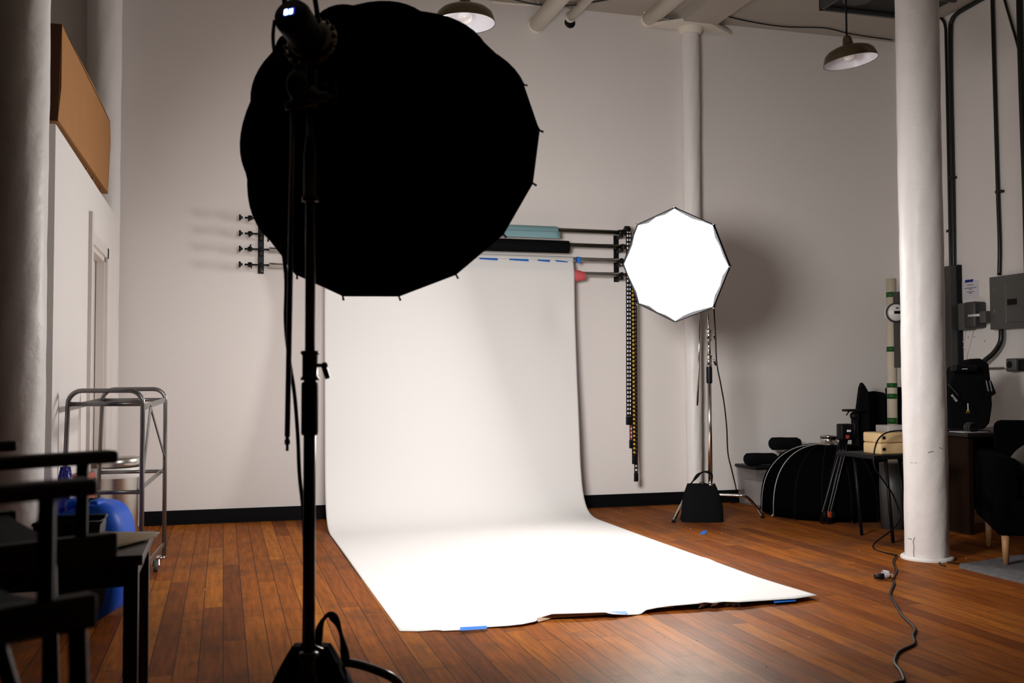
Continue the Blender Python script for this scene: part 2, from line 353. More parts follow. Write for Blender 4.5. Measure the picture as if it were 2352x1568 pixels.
# ------------------------------------------------------------------ pendant lamps
def lamp(px, py, dist, tilt, label, top):
    c = D(px, py, dist); u = V((math.sin(tilt)*_R[0], math.sin(tilt)*_R[1], math.cos(tilt)))
    t = thing('pendant_lamp', label, 'lamp', c, 'warehouse pendant lamps')
    R = .178
    prof = [(R, 0), (R*1.0, .003), (R*.96, .03), (R*.90, .058), (R*.78, .078), (R*.55, .096), (R*.32, .106), (R*.24, .108), (.036, .112), (.030, .155), (.022, .175), (.008, .182), (0, .184)]
    MB().lathe(c, u, prof, 56).build('shade', BROWN, t)
    MB().lathe(c, u, [(R*.985, .002), (R*.94, .028), (R*.88, .055), (R*.76, .074), (R*.53, .092), (R*.2, .1), (0, .1)], 56).build('shade_lining', LAMPIN, t)
    b = MB().lathe(c, u, [(0, .004), (.02, .006), (.038, .018), (.045, .036), (.040, .056), (.026, .075), (.018, .09), (.017, .1)], 28).build('bulb', BULB, t)
    e = c+u*.18
    MB().tube(smoothpts([e, e+V((0, 0, .12)), V((e.x, e.y, ZC))], 4), .0065, 8).build('cord', BLKP, t)
    return t
lamp(1068, 54, 5.9, .0, 'bronze warehouse pendant lamp above the big black softbox', 0)
lamp(1954, 142, 6.75, -.14, 'tilted bronze warehouse pendant lamp hanging left of the thick right column', 0)

# ------------------------------------------------------------------ cardboard box on the partition roof
XB = -.84
c1 = P(143, 57, 0, XB); c2 = P(133, 277, 0, XB); c3 = P(253, 280, 0, XB); c4 = P(248, 444, 0, XB); ms = P(141, 200, 0, XB)
t = thing('cardboard_box', 'large tan cardboard box lying on top of the left partition', 'box', (XB-.3, 7.1, 2.445))
side = [c2, ms, c1, P(212, 190, 0, XB), P(238, 245, 0, XB), c3, P(254, 330, 0, XB), c4]
MB().prism(side, (-.012, 0, 0)).build('side_panel', CARD, t)
dz = V((-.55, 0, 0))
MB().add([c1, c1+dz, c2+dz, c2], [(0, 1, 2, 3)]).build('end_panel', CARDD, t, 'dark end', solid=.008)
MB().add([c1, c3, c3+dz, c1+dz], [(0, 1, 2, 3)]).build('top_panel', CARD, t, solid=.008)
MB().add([c2, c4, c4+dz, c2+dz], [(0, 1, 2, 3)]).build('bottom_panel', CARD, t, solid=.008)
MB().add([c3, c4, c4+dz, c3+dz], [(0, 1, 2, 3)]).build('back_panel', CARD, t, solid=.008)
for i, (px, py) in enumerate(((200, 372), (215, 400), (233, 432))):
    q = P(px, py, 0, XB-.02)
    MB().bb((q.x-.04, q.y-.012, 2.446), (q.x, q.y+.012, q.z+.03)).build('packing_block', CARD, t)
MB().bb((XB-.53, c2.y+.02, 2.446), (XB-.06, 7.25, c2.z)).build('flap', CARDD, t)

# ------------------------------------------------------------------ wall mounted backdrop roller
YR = 8.40
def bracket(px, y0, y1, label, knobs):
    a = P(px, y0, 1, YW-.03); b = P(px, y1, 1, YW-.03)
    t = thing('roller_bracket', label, 'bracket', (a.x, YW-.02, b.z), 'backdrop roller brackets')
    MB().bb((a.x-.024, YW-.012, b.z), (a.x+.024, YW-.001, a.z), bev=.002).build('back_plate', BLKP, t)
    for z in ZROD:
        MB().bb((a.x-.008, YR-.01, z-.045), (a.x+.008, YW-.01, z-.02)).lathe((a.x-.012, YR, z), (1, 0, 0), [(.0, 0), (.023, 0), (.023, .016), (0, .016)], 24).build('hook', BLKP, t)
    for i, z in enumerate((a.z-.03, b.z+.02)):
        MB().ball((a.x+.012, YW-.013, z), .006, 6).build('screw', CHROME, t)
    return t, a.x
ZROD = [2.469, 2.341, 2.215, 2.088]
bl, xbl = bracket(600, 497, 628, 'black wall bracket at the left end of the backdrop bars', True)
br, xbr = bracket(1417, 540, 647, 'black wall bracket at the right end of the backdrop bars', False)
names = ['topmost chrome bar of the backdrop roller', 'second chrome bar from the top of the backdrop roller', 'third chrome bar of the backdrop roller, blue tape on it', 'lowest chrome bar of the backdrop roller']
rods = []
ends = [3.46, 3.49, 3.53, 3.53]
for i, z in enumerate(ZROD):
    t = thing('backdrop_bar', names[i], 'bar', (.35, YR, z-.02), 'backdrop roller bars')
    MB().cyl((xbl+.06, YR, z), (ends[i], YR, z), .019, n=24).build('tube', CHROME if i > 1 else DCHROME, t)
    MB().lathe((ends[i]-.05, YR, z), (1, 0, 0), [(0, 0), (.024, 0), (.027, .012), (.024, .02), (.0215, .05), (.0235, .054), (0, .056)], 24).build('end_cap', BLKM, t)
    k = MB().cyl((xbl+.07, YR, z), (.16, YR, z), .0075, n=12)
    k.lathe((.115, YR, z), (1, 0, 0), [(0, 0), (.024, .0), (.026, .006), (.022, .014), (.010, .02), (.010, .03)], 20)
    k.build('knob', BLKP, t)
    MB().lathe((.185, YR, z), (1, 0, 0), [(0, 0), (.017, 0), (.021, .01), (.021, .022), (.015, .035), (0, .036)], 8, smooth=False).beam((.2, YR, z), (.198+.01*(i-1), YR-.005, z+(.038 if i == 2 else -.03)), .010, .008).build('wing_nut', BLKP, t)
    rods.append(t)
MB().lathe((3.005, YR, ZROD[2]), (1, 0, 0), [(.0195, 0), (.022, .001), (.0225, .02), (.022, .036), (.0195, .037)], 24).box((3.02, YR-.022, ZROD[2]-.02), (.03, .003, .035)).build('tape', BLUET, rods[2], 'blue tape')
def roll(z, r, x0, x1, m, name, label, taper=None):
    t = thing(name, label, 'paper roll', ((x0+x1)/2, YR, z-r), 'backdrop paper rolls on the wall')
    zc = z-.02
    prof = taper or [(.02, 0), (r-.003, .0), (r, .004), (r, x1-x0-.004), (r-.003, x1-x0), (.02, x1-x0)]
    MB().lathe((x0, YR, zc), (1, 0, 0), prof, 48).build('roll', m, t)
    return t
x1 = P(1283, 535, 1, YR-.05).x
t = roll(ZROD[0], .050, .80, x1, BLUEP, 'backdrop_roll', 'pale blue paper roll on the topmost bar')
rows = [[V((x, YR-.053-.01*s-.002*math.sin(x*9), ZROD[0]-.02-.062*s)) for x in np.linspace(.8, x1+.012, 40)] for s in np.linspace(0, 1, 5)]
MB().grid(rows).build('loose_edge', BLUEP, t, solid=.001)
x1 = P(1310, 570, 1, YR-.05).x
t = roll(ZROD[1], .055, .80, x1, BLKF, 'backdrop_roll', 'black paper roll on the second bar under the pale blue one')
roll(ZROD[3], .06, .71, 3.09, REDP, 'backdrop_roll', 'coral red paper roll on the lowest bar behind the white paper',
     [(.02, 0), (.088, 0), (.086, .1), (.066, .4), (.062, 2.0), (.060, 2.21), (.056, 2.25), (.054, 2.28), (.050, 2.29), (.047, 2.33), (.040, 2.34), (.038, 2.37), (.02, 2.38)])
# white sweep: roll and long sheet
tw = thing('white_backdrop', 'long white seamless paper sweep from the third bar down onto the floor', 'backdrop', (1.9, 6.2, 0))
xl, xr = .79, 2.965
MB().lathe((xl, YR, ZROD[2]-.016), (1, 0, 0), [(.02, 0), (.036, .0), (.038, .004), (.038, xr-xl-.004), (.036, xr-xl), (.02, xr-xl)], 40).build('roll', PAPER, tw)
for px0, px1 in ((1100, 1142), (1169, 1213), (1234, 1262), (1275, 1303)):
    q0 = P(px0, 601, 1, YR-.04).x; q1 = P(px1, 601, 1, YR-.04).x
    m = MB(); zt = ZROD[2]-.016
    m.add([V((q0, 8.354, zt-.002)), V((q1, 8.354, zt-.002+(.0 if px0 < 1270 else -.010))), V((q1, 8.340, zt-.022)), V((q0, 8.340, zt-.016))], [(0, 1, 2, 3)])
    m.build('tape', BLUET, tw, 'blue tape')
front_px = [(918, 1449), (960, 1450), (1005, 1447), (1018, 1449), (1060, 1447), (1120, 1440), (1165, 1437), (1200, 1433), (1232, 1426), (1236, 1419), (1268, 1409), (1330, 1407), (1390, 1405), (1405, 1409), (1440, 1411), (1470, 1410), (1484, 1400), (1510, 1395), (1540, 1391), (1580, 1388), (1604, 1386), (1620, 1383), (1640, 1385), (1662, 1382), (1700, 1383), (1760, 1379), (1830, 1374), (1878, 1366)]
lift_px = {918: .002, 1060: .004, 1120: .006, 1200: .012, 1232: .014, 1268: .032, 1330: .034, 1390: .03, 1440: .012, 1470: .004, 1484: .022, 1540: .03, 1620: .034, 1700: .03, 1760: .024, 1878: .026}
def interp(dct, x):
    ks = sorted(dct); return float(np.interp(x, ks, [dct[k] for k in ks]))
FP = [P(x, y, 2, interp(lift_px, x)) for x, y in front_px]
fx = [p.x for p in FP]; fy = [p.y for p in FP]; fz = [p.z for p in FP]
curve = [(8.3605, 2.197), (8.345, 2.14), (8.333, 2.08), (8.331, 1.96), (8.315, 1.6), (8.285, 1.23), (8.25, .9), (8.225, .66), (8.205, .45), (8.17, .27), (8.125, .155), (8.07, .085), (8.0, .04), (7.91, .015), (7.82, .006)]
curve = [(v.x, v.y) for v in smoothpts([V((a, b, 0)) for a, b in curve], 5)]
nu = 150; rows = []
for (yc, zc) in curve:
    row = []
    for i in range(nu+1):
        s = i/nu; x = xl+.002+(xr-xl-.004)*s
        yy = yc; k = 1-min(1, max(0, (zc)/2.2))
        yy += -.20*(1-s)*k**6                      # the left edge reaches the floor further forward
        yy -= .033*max(0, 1-s/.3)*math.exp(-((zc-2.0)/.13)**2)
        yy += .006*math.exp(-((zc-1.6)/.25)**2)*math.sin(s*5+1)+.02*math.exp(-((s-.93)/.06)**2)*math.exp(-((zc-1.70)/.17)**2)
        row.append(V((x+(-.02*(1-s))*k**4, yy, zc)))
    rows.append(row)
last = rows[-1]
for j in range(1, 61):
    q = j/60; row = []
    for i in range(nu+1):
        s = i/nu; a = last[i]; X0 = fx[0]+(fx[-1]-fx[0])*s; Y1 = float(np.interp(X0, fx, fy)); Z1 = float(np.interp(X0, fx, fz))
        yb = 4.62+.1*s
        Yf = yb+(Y1-yb)*max(0, (q-.88)/.12)**1.5 if q > .88 else yb
        y = a.y+(yb-a.y)*q+(Yf-yb); z = .0045+(Z1-.0045)*max(0, (q-.80)/.20)**1.6+.0015*math.sin(s*9+q*7)
        xx = a.x+(X0-a.x)*q
        if s > .5:
            w = 0
            if .60 < q < .66: w = .012*math.sin((q-.60)/.06*math.pi)
            xx += w*(s-.5)*2
        row.append(V((xx, y, z)))
    rows.append(row)
MB().grid(rows).build('sheet', PAPER, tw, solid=.0012)
TORN = mat('torn_paper_underside', (.40, .27, .19), .9, var=.2, scale=15)
def strip(tops, bots, m_, z0, z1):
    MB().grid([[P(x, y, 2, z0) for x, y in tops], [P(x, y, 2, z1) for x, y in bots]]).build('torn_strip', m_, tw)
strip([(1232, 1420), (1268, 1407), (1330, 1406), (1396, 1404)], [(1236, 1428), (1270, 1419), (1330, 1415), (1398, 1411)], TORN, .020, .006)
strip([(1510, 1393), (1545, 1390)], [(1516, 1396), (1550, 1394)], TORN, .020, .012)
strip([(1604, 1383), (1645, 1384)], [(1606, 1390), (1630, 1386)], TORN, .022, .016)
strip([(1610, 1386), (1624, 1383)], [(1605, 1396), (1628, 1388)], PAPER, .022, .010)
strip([(1636, 1386), (1652, 1383)], [(1632, 1392), (1645, 1390)], PAPER, .022, .012)
# torn second layer under the front edge
for (a0, a1, zo) in ((1660, 1700, .006),):
    m = MB(); top = []; bot = []
    for x in np.linspace(a0, a1, 14):
        y = float(np.interp(x, [p[0] for p in front_px], [p[1] for p in front_px]))
        top.append(P(x, y-8, 2, .004)); bot.append(P(x, y+7+2*math.sin(x*.4), 2, .004))
    m.grid([top, bot]).build('torn_strip', PAPER, tw, solid=.001)
for (a0, a1, y0, sl) in ((1056, 1118, 1443, -3.5), (1393, 1440, 1407, -1), (1776, 1828, 1379, -3)):
    q = [P(a0, y0-2-1, 2, .02), P(a1, y0+sl-3, 2, .02), P(a1, y0+sl+4, 2, .014), P(a0+2, y0+5, 2, .014)]
    MB().add(q, [(0, 1, 2, 3)]).build('tape', BLUET, tw, 'blue tape', solid=.0008)
q = [P(x, y, 2, .001) for x, y in ((1606, 1227), (1615, 1218), (1626, 1218), (1618, 1227))]
tag(MB().prism(q, (0, 0, .001)).build('floor_tape', BLUET), 'small blue tape mark on the floor in front of the far sandbag', 'tape')

# ------------------------------------------------------------------ roller chains hanging at the right end
def chain(px0, px1, ytop, ybot, m, m2, label, y, w=.022):
    a = P(px0, ytop, 1, y); b = P(px1, ybot, 1, y)
    t = thing('roller_chain', label, 'chain', b, 'bead chains of the backdrop roller')
    L = a.z-b.z; n = int(L/.036); c = MB(); c2 = MB()
    for s in (-1, 1):
        c.beam(a+V((s*w/2, 0, 0)), b+V((s*w/2, 0, 0)), .0065, .006, (0, 1, 0))
        if w > .03: c.beam(a, b, .006, .006, (0, 1, 0))
    for i in range(n):
        p = a.lerp(b, (i+.5)/n); c.box(p, (w, .006, .015))
    c.build('links', m, t)
    if m2:
        c2.beam(a+V((0, .006, 0)), b+V((0, .006, 0)), w*.8, .003, (0, 1, 0)); c2.build('inner_strip', m2, t)
    MB().box(b-V((0, 0, .03)), (w+.012, .022, .075), bev=.006).build('weight', BLKP, t)
    return t
WB = mat('white_chain_core', (.85, .85, .88), .5); OR = mat('orange_chain', (.75, .22, .02), .5); PU = mat('maroon_chain', (.22, .02, .05), .5); YE = mat('yellow_chain', (.62, .36, .03), .5); PUL = mat('lilac_chain_core', (.55, .4, .5), .5)
chain(1444, 1445, 532, 958, BLKP, WB, 'black and white roller chain, leftmost and shortest of the hanging chains', 8.30, .046)
chain(1449, 1450, 640, 1012, PU, PUL, 'maroon roller chain hanging second from the left', 8.32, .026)
chain(1453, 1457, 640, 1048, BLKP, YE, 'black roller chain with a yellow core, third from the left', 8.29, .03)
chain(1451, 1454, 640, 1030, OR, None, 'thin orange roller chain between the maroon and yellow ones', 8.31, .006)
chain(1458, 1461, 650, 1088, BLKP, WB, 'longest black and white roller chain, rightmost of the hanging chains', 8.33, .026)
q = P(1442, 524, 1, 8.34)
t = thing('chain_pulley', 'black pulley at the right end of the topmost backdrop bar', 'pulley', q)
MB().lathe((q.x-.02, 8.36, q.z-.02), (1, 0, 0), [(0, 0), (.042, 0), (.045, .01), (.036, .018), (.045, .028), (.042, .04), (0, .04)], 28).build('wheel', BLKP, t)
MB().bb((q.x-.045, 8.355, q.z-.03), (q.x-.02, YW, q.z-.01)).build('arm', BLKP, t)

# ------------------------------------------------------------------ softboxes
def ring_basis(ax):
    a = V(ax).normalized(); e1 = a.cross(V((0, 0, 1))).normalized(); e2 = e1.cross(a); return a, e1, e2
def softbox(name, label, C, ax, R, phase, L, nrib, r0, power, mdiff, mcloth, inset=.05, rimtube=.003, tabs=True, frm=None, lining=True, ruffle=0, seamm=None):
    a, e1, e2 = ring_basis(ax); C = V(C)
    t = thing(name, label, 'softbox', C-a*L)
    def rib(k, s):      # s 0 at ring .. 1 at rim
        th = phase+2*math.pi*k/nrib; rr = r0+(R-r0)*math.sin(s*math.pi/2)**power
        return C-a*(L*(1-s))+(e1*math.cos(th)+e2*math.sin(th))*rr
    ns = 18; per = 6; n = nrib*per; rows = []
    for i in range(ns+1):
        s = (i/ns); row = []
        for j in range(n+1):
            k = (j % n)/per; k0 = math.floor(k); f = k-k0; p = rib(k0, s).lerp(rib(k0+1, s), f)
            p -= (p-(C-a*(L*(1-s)))).normalized()*(.012*R*math.sin(f*math.pi)*math.sin(min(1, s*1.1)*math.pi)) if s > 0 else V((0, 0, 0))
            row.append(p)
        rows.append(row)
    MB().grid(rows).build('outer_cloth', mcloth, t, solid=.004)
    if lining:
        inr = [[C-a*(L*(1-i/ns))*1+((p-(C-a*(L*(1-i/ns))))*.975) for p in r] for i, r in enumerate(rows)]
        MB().grid(inr).build('silver_lining', INNER, t)
    # diffuser, held a little inside the rim
    cen = C-a*inset; outer = [C-a*inset+(rib(k % nrib, 1)-C)*.975 for k in range(nrib)]
    if ruffle:
        oo = []
        for k in range(nrib):
            p = outer[k]; q = outer[(k+1) % nrib]; oo.append(p)
            for f in (.25, .5, .75): oo.append(p.lerp(q, f)*1.0+(p.lerp(q, f)-cen).normalized()*(-.008+random.uniform(-.006, .006)*ruffle))
        outer = oo
    m = MB(); m.add([cen]+outer, [(0, i+1, (i+1) % len(outer)+1) for i in range(len(outer))], False)
    m.build('diffuser', mdiff, t)
    rim = [rib(k, 1) for k in range(nrib)]
    MB().tube(rim, rimtube, 6, closed=True).build('rim_edge', seamm or mcloth, t)
    for k in range(nrib):
        rb = MB(); out = [rib(k, s)+(rib(k, s)-(C-a*(L*(1-s)))).normalized()*.004 for s in np.linspace(.02, 1, 14)]
        rb.tube(out, .0022, 6); o = rb.build('rib', seamm or mcloth, t)
        if tabs:
            dirn = (rib(k, 1)-C).normalized()
            MB().tube([rib(k, 1)-dirn*.012-a*.02, rib(k, 1)+dirn*.004, rib(k, 1)+dirn*.012+a*.012], [.004, .0035, .0045], 6).build('tip', BLKP if not frm else frm, o)
    return t, a, e1, e2
BC = V((.608, 3.68, 1.956)); BA = V((.504, .798, -.33)).normalized()
tb, a, e1, e2 = softbox('deep_softbox', 'huge black deep softbox in the foreground, seen from behind', BC, BA, .550, .95, .69, 16, .085, .80, DIFF, BLKS, inset=.10)
apex = BC-BA*.69
MB().lathe(apex, BA, [(.055, -.03), (.07, -.03), (.086, -.012), (.086, .004), (.06, .004), (.055, -.03)], 48).build('speed_ring', DCHROME, tb, 'metal speed ring')
for k in range(16):
    th = .95+2*math.pi*k/16; p = apex+(e1*math.cos(th)+e2*math.sin(th))*.082
    MB().cyl(p-BA*.03, p+BA*.004, .0055, n=8).build('rod_socket', DCHROME, tb)

# flash head
hc = apex-BA*.02
th_ = thing('studio_flash', 'black studio flash head with a small lit blue display behind the big softbox', 'flash', hc)
MB().lathe(hc, -BA, [(0, -.02), (.060, -.02), (.062, .0), (.052, .02), (.050, .035), (.056, .07), (.057, .115), (.050, .135), (.0, .138)], 40).build('body', BLKP, th_)
e = hc-BA*.139
# display facing back
u1 = V(_R)*1; u1 = (u1-BA*u1.dot(BA)).normalized(); u2 = u1.cross(BA)
if u2.z < 0: u2 = -u2
def lp(x, y, z=0): return e+u1*x+u2*y-BA*z
MB().add([lp(-.018, -.012, .0015), lp(.018, -.012, .0015), lp(.018, .013, .0015), lp(-.018, .013, .0015)], [(0, 1, 2, 3)]).build('display', SCRBLUE, th_)
def seg(m, cx, cy, on, w=.0075, h=.0085):
    S = {'a': ((0, 2), (1, 2)), 'b': ((1, 1), (1, 2)), 'c': ((1, 0), (1, 1)), 'd': ((0, 0), (1, 0)), 'e': ((0, 0), (0, 1)), 'f': ((0, 1), (0, 2)), 'g': ((0, 1), (1, 1))}
    for k in on:
        (x0, y0), (x1_, y1_) = S[k]; m.beam(lp(cx+x0*w, cy+y0*h, .0025), lp(cx+x1_*w, cy+y1_*h, .0025), .0035, .001, tuple(-BA))
m = MB(); seg(m, -.0135, -.008, 'afgcdeb'); seg(m, .003, -.008, 'fbgcde'); m.box(lp(-.002, -.008, .0025), (.003, .003, .001)); m.build('display_digits', SCREEN, th_, 'white blue digits')
# carry handle and yoke
for sx in (-1, 1):
    MB().tube(smoothpts([lp(.054*sx*.8, .03, -.10), lp(.050*sx, .075, -.06), lp(.044*sx, .13, -.03), lp(.03*sx, .15, -.02)], 4), .008, 8).build('handle', BLKP, th_)
MB().tube([lp(-.036, .15, -.02), lp(.036, .15, -.02)], .008, 8).build('handle_grip', BLKP, th_)
MB().tube(smoothpts([lp(-.058, -.0, -.02), lp(-.070, -.04, -.04), lp(-.066, -.09, -.05), lp(-.055, -.13, -.06)], 5), .0055, 8).build('strap', BLKP, th_)

# ------------------------------------------------------------------ light stands
def stand(label, base, r, zc, ztop, legs, mtl, msl, hubz, grouplab='light stands'):
    """legs: list of lists of points; zc: collar heights"""
    b = V(base)
    t = thing('light_stand', label, 'light stand', (b.x, b.y, 0), 'light stands')
    MB().cyl((b.x, b.y, hubz-.06), (b.x, b.y, zc[1]), r, n=28).build('lower_tube', mtl, t)
    MB().cyl((b.x, b.y, zc[1]), (b.x, b.y, zc[0]+.02), r*.82, n=28).build('middle_tube', mtl, t)
    MB().cyl((b.x, b.y, zc[0]), (b.x, b.y, ztop), r*.62, n=28).build('upper_tube', mtl, t)
    MB().lathe((b.x, b.y, zc[2]), (0, 0, 1), [(r, 0), (r*1.32, .002), (r*1.38, .01), (r*1.38, zc[1]-zc[2]-.1), (r*1.3, zc[1]-zc[2]-.09)], 28).build('grip_sleeve', BLKP, t, 'black rubber sleeve')
    for z in (zc[1]-.085, zc[0]-.0):
        o = MB().lathe((b.x, b.y, z), (0, 0, 1), [(r*.7, 0), (r*1.5, 0), (r*1.5, .008), (r*1.25, .012), (r*1.25, .075), (r*1.5, .08), (r*1.5, .088), (r*.7, .09)], 28).build('collar', msl, t)
        kd = V((_R[0], _R[1], 0)); p = V((b.x, b.y, z+.045))
        MB().cyl(p+kd*r*1.1, p+kd*(r+.028), .006, n=10).beam(p+kd*(r+.024)+V((0, 0, -.004)), p+kd*(r+.036)+V((0, 0, -.04)), .008, .016).ball(p+kd*(r+.026), .010, 8).build('locking_knob', msl, o)
    MB().lathe((b.x, b.y, hubz-.07), (0, 0, 1), [(0, 0), (r*1.5, 0), (r*1.75, .01), (r*1.75, .055), (r*1.4, .07), (r*1.4, .11), (r*1.6, .115), (r*1.6, .13), (r, .135)], 28).build('hub', msl, t)
    for L_ in legs:
        MB().tube(smoothpts(L_, 5), r*.72, 14).build('leg', mtl, t)
        MB().cyl(V(L_[-1])+V((0, 0, .012)), V((L_[-1][0], L_[-1][1], .0)), r*.86, n=14).build('foot', BLKP, t)
    return t
pb = V((.251, 3.083, 0))
def legpts(b, ang, reach, hz, drop):
    d = V((math.cos(ang), math.sin(ang), 0)); b = V((b.x, b.y, 0))
    return [b+d*.01+V((0, 0, hz)), b+d*(reach*.28)+V((0, 0, hz-.006)), b+d*(reach*.55)+V((0, 0, hz-.02)), b+d*(reach*.70)+V((0, 0, hz*.80)), b+d*(reach*.80)+V((0, 0, hz*.52)), b+d*(reach)+V((0, 0, .012))]
s1 = stand('tall black light stand in the foreground under the big softbox', pb, .0185, (2.0, 1.235, .985), 2.03,
           [[V((pb.x, pb.y, .275)), P(790, 1521, 2, .275), P(882, 1546, 2, .260), P(925, 1580, 2, .20), P(945, 1640, 2, .10), P(960, 1690, 2, .012)], legpts(pb, math.radians(80), .5, .25, .1), legpts(pb, math.radians(200), .50, .23, .1)], BLKM, BLKM, .28)
# fix top of the foreground stand: grip head, arm, bracket
top = V((pb.x, pb.y, 2.03))
MB().lathe((pb.x, pb.y, 1.69), (0, 0, 1), [(.012, 0), (.026, 0), (.026, .014), (.022, .02), (.022, .14), (.018, .17), (.015, .20)], 24).build('upper_collar', BLKM, s1)
MB().lathe(top-V((0, 0, .02)), tuple(_R), [(0, -.045), (.022, -.045), (.04, -.035), (.04, .0), (.036, .02), (.02, .028), (.02, .05), (.012, .052), (.012, .075), (0, .075)], 20).build('grip_head', BLKM, s1)
MB().beam(top+V(_R)*.075+V((0, 0, -.05)), top+V(_R)*.075+V((0, 0, .02)), .012, .022, bev=.003).build('grip_handle', BLKM, s1)
ap = D(674, 240, 2.98)
MB().tube([ap+V((0, 0, .02)), D(660, 1000, 2.98)], .0082, 14).build('boom_arm', BLKM, s1)
e_ = D(660, 1000, 2.98); MB().lathe(e_, (0, 0, -1), [(.0082, 0), (.005, .008), (.0085, .014), (.0085, .024), (.0045, .028), (.0045, .045), (0, .046)], 12).build('arm_pin', BLKM, s1)
MB().ball(D(684, 195, 2.97), .042, 12, (.8, .6, 1.1)).beam(D(690, 210, 2.98), D(692, 150, 2.99), .04, .03, bev=.006).build('tilt_bracket', BLKP, s1)
MB().beam(D(655, 245, 2.98), D(720, 235, 2.99), .03, .024, bev=.005).build('clamp', BLKM, s1)
cable('power_cable', [D(648, 560, 3.15), D(657, 640, 3.14), D(656, 740, 3.13), D(664, 820, 3.12), D(676, 900, 3.13), D(684, 1000, 3.14), D(688, 1090, 3.14), D(697, 1180, 3.16), D(700, 1300, 3.18), D(698, 1480, 3.2)], .0062, BLKP, 'black power cable hanging from the big softbox down the foreground stand')
# far stand
pr = D(1632, 1130, 8.2); pr.z = 0
s2 = stand('chrome light stand behind the octabox near the back wall', pr, .0175, (1.465, 1.34, 1.115), 1.80,
           [[V((pr.x, pr.y, .21)), V((pr.x-.12, pr.y+.01, .21)), P(1582, 1134, 2, .20), P(1567, 1155, 2, .12), P(1547, 1196, 2, .012)],
            [V((pr.x, pr.y, .21)), P(1690, 1137, 2, .21), P(1712, 1140, 2, .20), P(1730, 1156, 2, .12), P(1751, 1186, 2, .012)],
            [V((pr.x, pr.y, .20)), V((pr.x+.12, pr.y+.25, .19)), V((pr.x+.17, pr.y+.34, .1)), V((pr.x+.2, pr.y+.4, .012))]], CHROME, CHROME, .24)
MB().tube([D(1609, 690, 8.05), D(1602, 925, 8.05)], .008, 10).build('boom_arm', CHROME, s2)
MB().cyl(D(1602, 925, 8.05), D(1601.5, 931, 8.05), .006, n=10).build('arm_pin', BLKP, s2)
MB().lathe((pr.x, pr.y, 1.76), (_R[0], _R[1], 0), [(0, -.1), (.028, -.1), (.035, -.02), (.03, .03), (0, .04)], 16).build('grip_head', BLKM, s2)
cable('power_cable', [D(1639, 700, 8.1), D(1643, 760, 8.1), D(1646, 830, 8.1), D(1655, 880, 8.1), D(1663, 925, 8.15), D(1669, 980, 8.1), D(1672, 1040, 8.2), D(1681, 1080, 8.3), P(1691, 1124, 1, 8.49), V((4.60, 8.47, .01)), V((4.52, 8.44, .008))], .0058, BLKP, 'black power cable hanging from the octabox in front of the back wall')
# octabox
OC = V((3.269, 6.941, 2.007)); OA = V((-.745, -.64, -.19)).normalized()
to, a, e1, e2 = softbox('octabox', 'brightly lit white octabox on the chrome stand', OC, OA, .433, 1.658, .30, 8, .07, .8, DIFF2, BLKF, inset=.004, rimtube=.0035, frm=CHROME, ruffle=1.7, lining=False)
q = V((pr.x, pr.y, 1.76)); m = OC-OA*.30
t = thing('monolight', 'dark flash head behind the octabox', 'flash', m-OA*.04)
MB().lathe(m-OA*.01, -OA, [(0, 0), (.075, 0), (.075, .03), (.06, .05), (.055, .22), (0, .23)], 28).build('body', BLKP, t)
MB().tube([m-OA*.12, q], .014, 10).build('yoke', BLKM, t)

# ------------------------------------------------------------------ sandbags
def sandbag(label, c, ux, L, H, Wd, strap, taper=.35):
    c = V(c); ux = V(ux).normalized(); uy = V((-ux.y, ux.x, 0)); R = Matrix((ux, uy, V((0, 0, 1)))).transposed()
    t = thing('sandbag', label, 'sandbag', c, 'sandbags on the stand feet')
    for s in (-1, 1):
        n = 14; vs = []
        for i in range(n+1):
            z = i/n; row = []
            for j in range(25):
                a = 2*math.pi*(j % 24)/24
                wz = (1-taper*z**1.6)*(1+.05*math.sin(a*3+z*5+s)); dz = Wd*(.5*(1-z**2.2)+.10)
                xx = math.copysign(abs(math.cos(a))**.6, math.cos(a))*L/2*wz; yy = math.copysign(abs(math.sin(a))**.7, math.sin(a))*dz/2+s*Wd*.30*(1-z*.85)
                row.append(R @ V((xx, yy, H*z))+c)
            vs.append(row)
        m = MB().grid(vs); m.add([p for p in vs[0][:-1]], [tuple(range(24))]); m.add([p for p in vs[-1][:-1]], [tuple(range(24))[::-1]])
        m.build('bag_half', BLKF, t)
    pts = smoothpts([R @ V(p)+c for p in strap], 6)
    MB().tube(pts, [.010+.004*math.sin(i*.5) for i in range(len(pts))], 8).build('strap', BLKF, t)
    MB().tube(smoothpts([R @ V((-.03, -.03, H*.98))+c, R @ V((-.01, -.05, H*1.06))+c, R @ V((.03, -.04, H*1.0))+c, R @ V((.05, 0, H*.95))+c], 4), .004, 8).build('buckle', DCHROME, t)
    return t
sandbag('black sandbag on the foot of the chrome stand by the back wall', (pr.x-.07, pr.y+.02, 0), _R, .34, .30, .20,
        [(-.10, 0, .24), (-.09, 0, .29), (-.06, 0, .33), (-.02, 0, .375), (.03, 0, .395), (.08, -.01, .37), (.075, -.01, .26)])
sandbag('black sandbag slumped on the foot of the foreground stand', (pb.x+.015, pb.y+.07, 0), _R, .37, .345, .26,
        [(.015, -.0, .32), (.025, .0, .40), (.05, 0, .435), (.075, 0, .415), (.095, -.01, .36), (.105, -.01, .30)], .70)

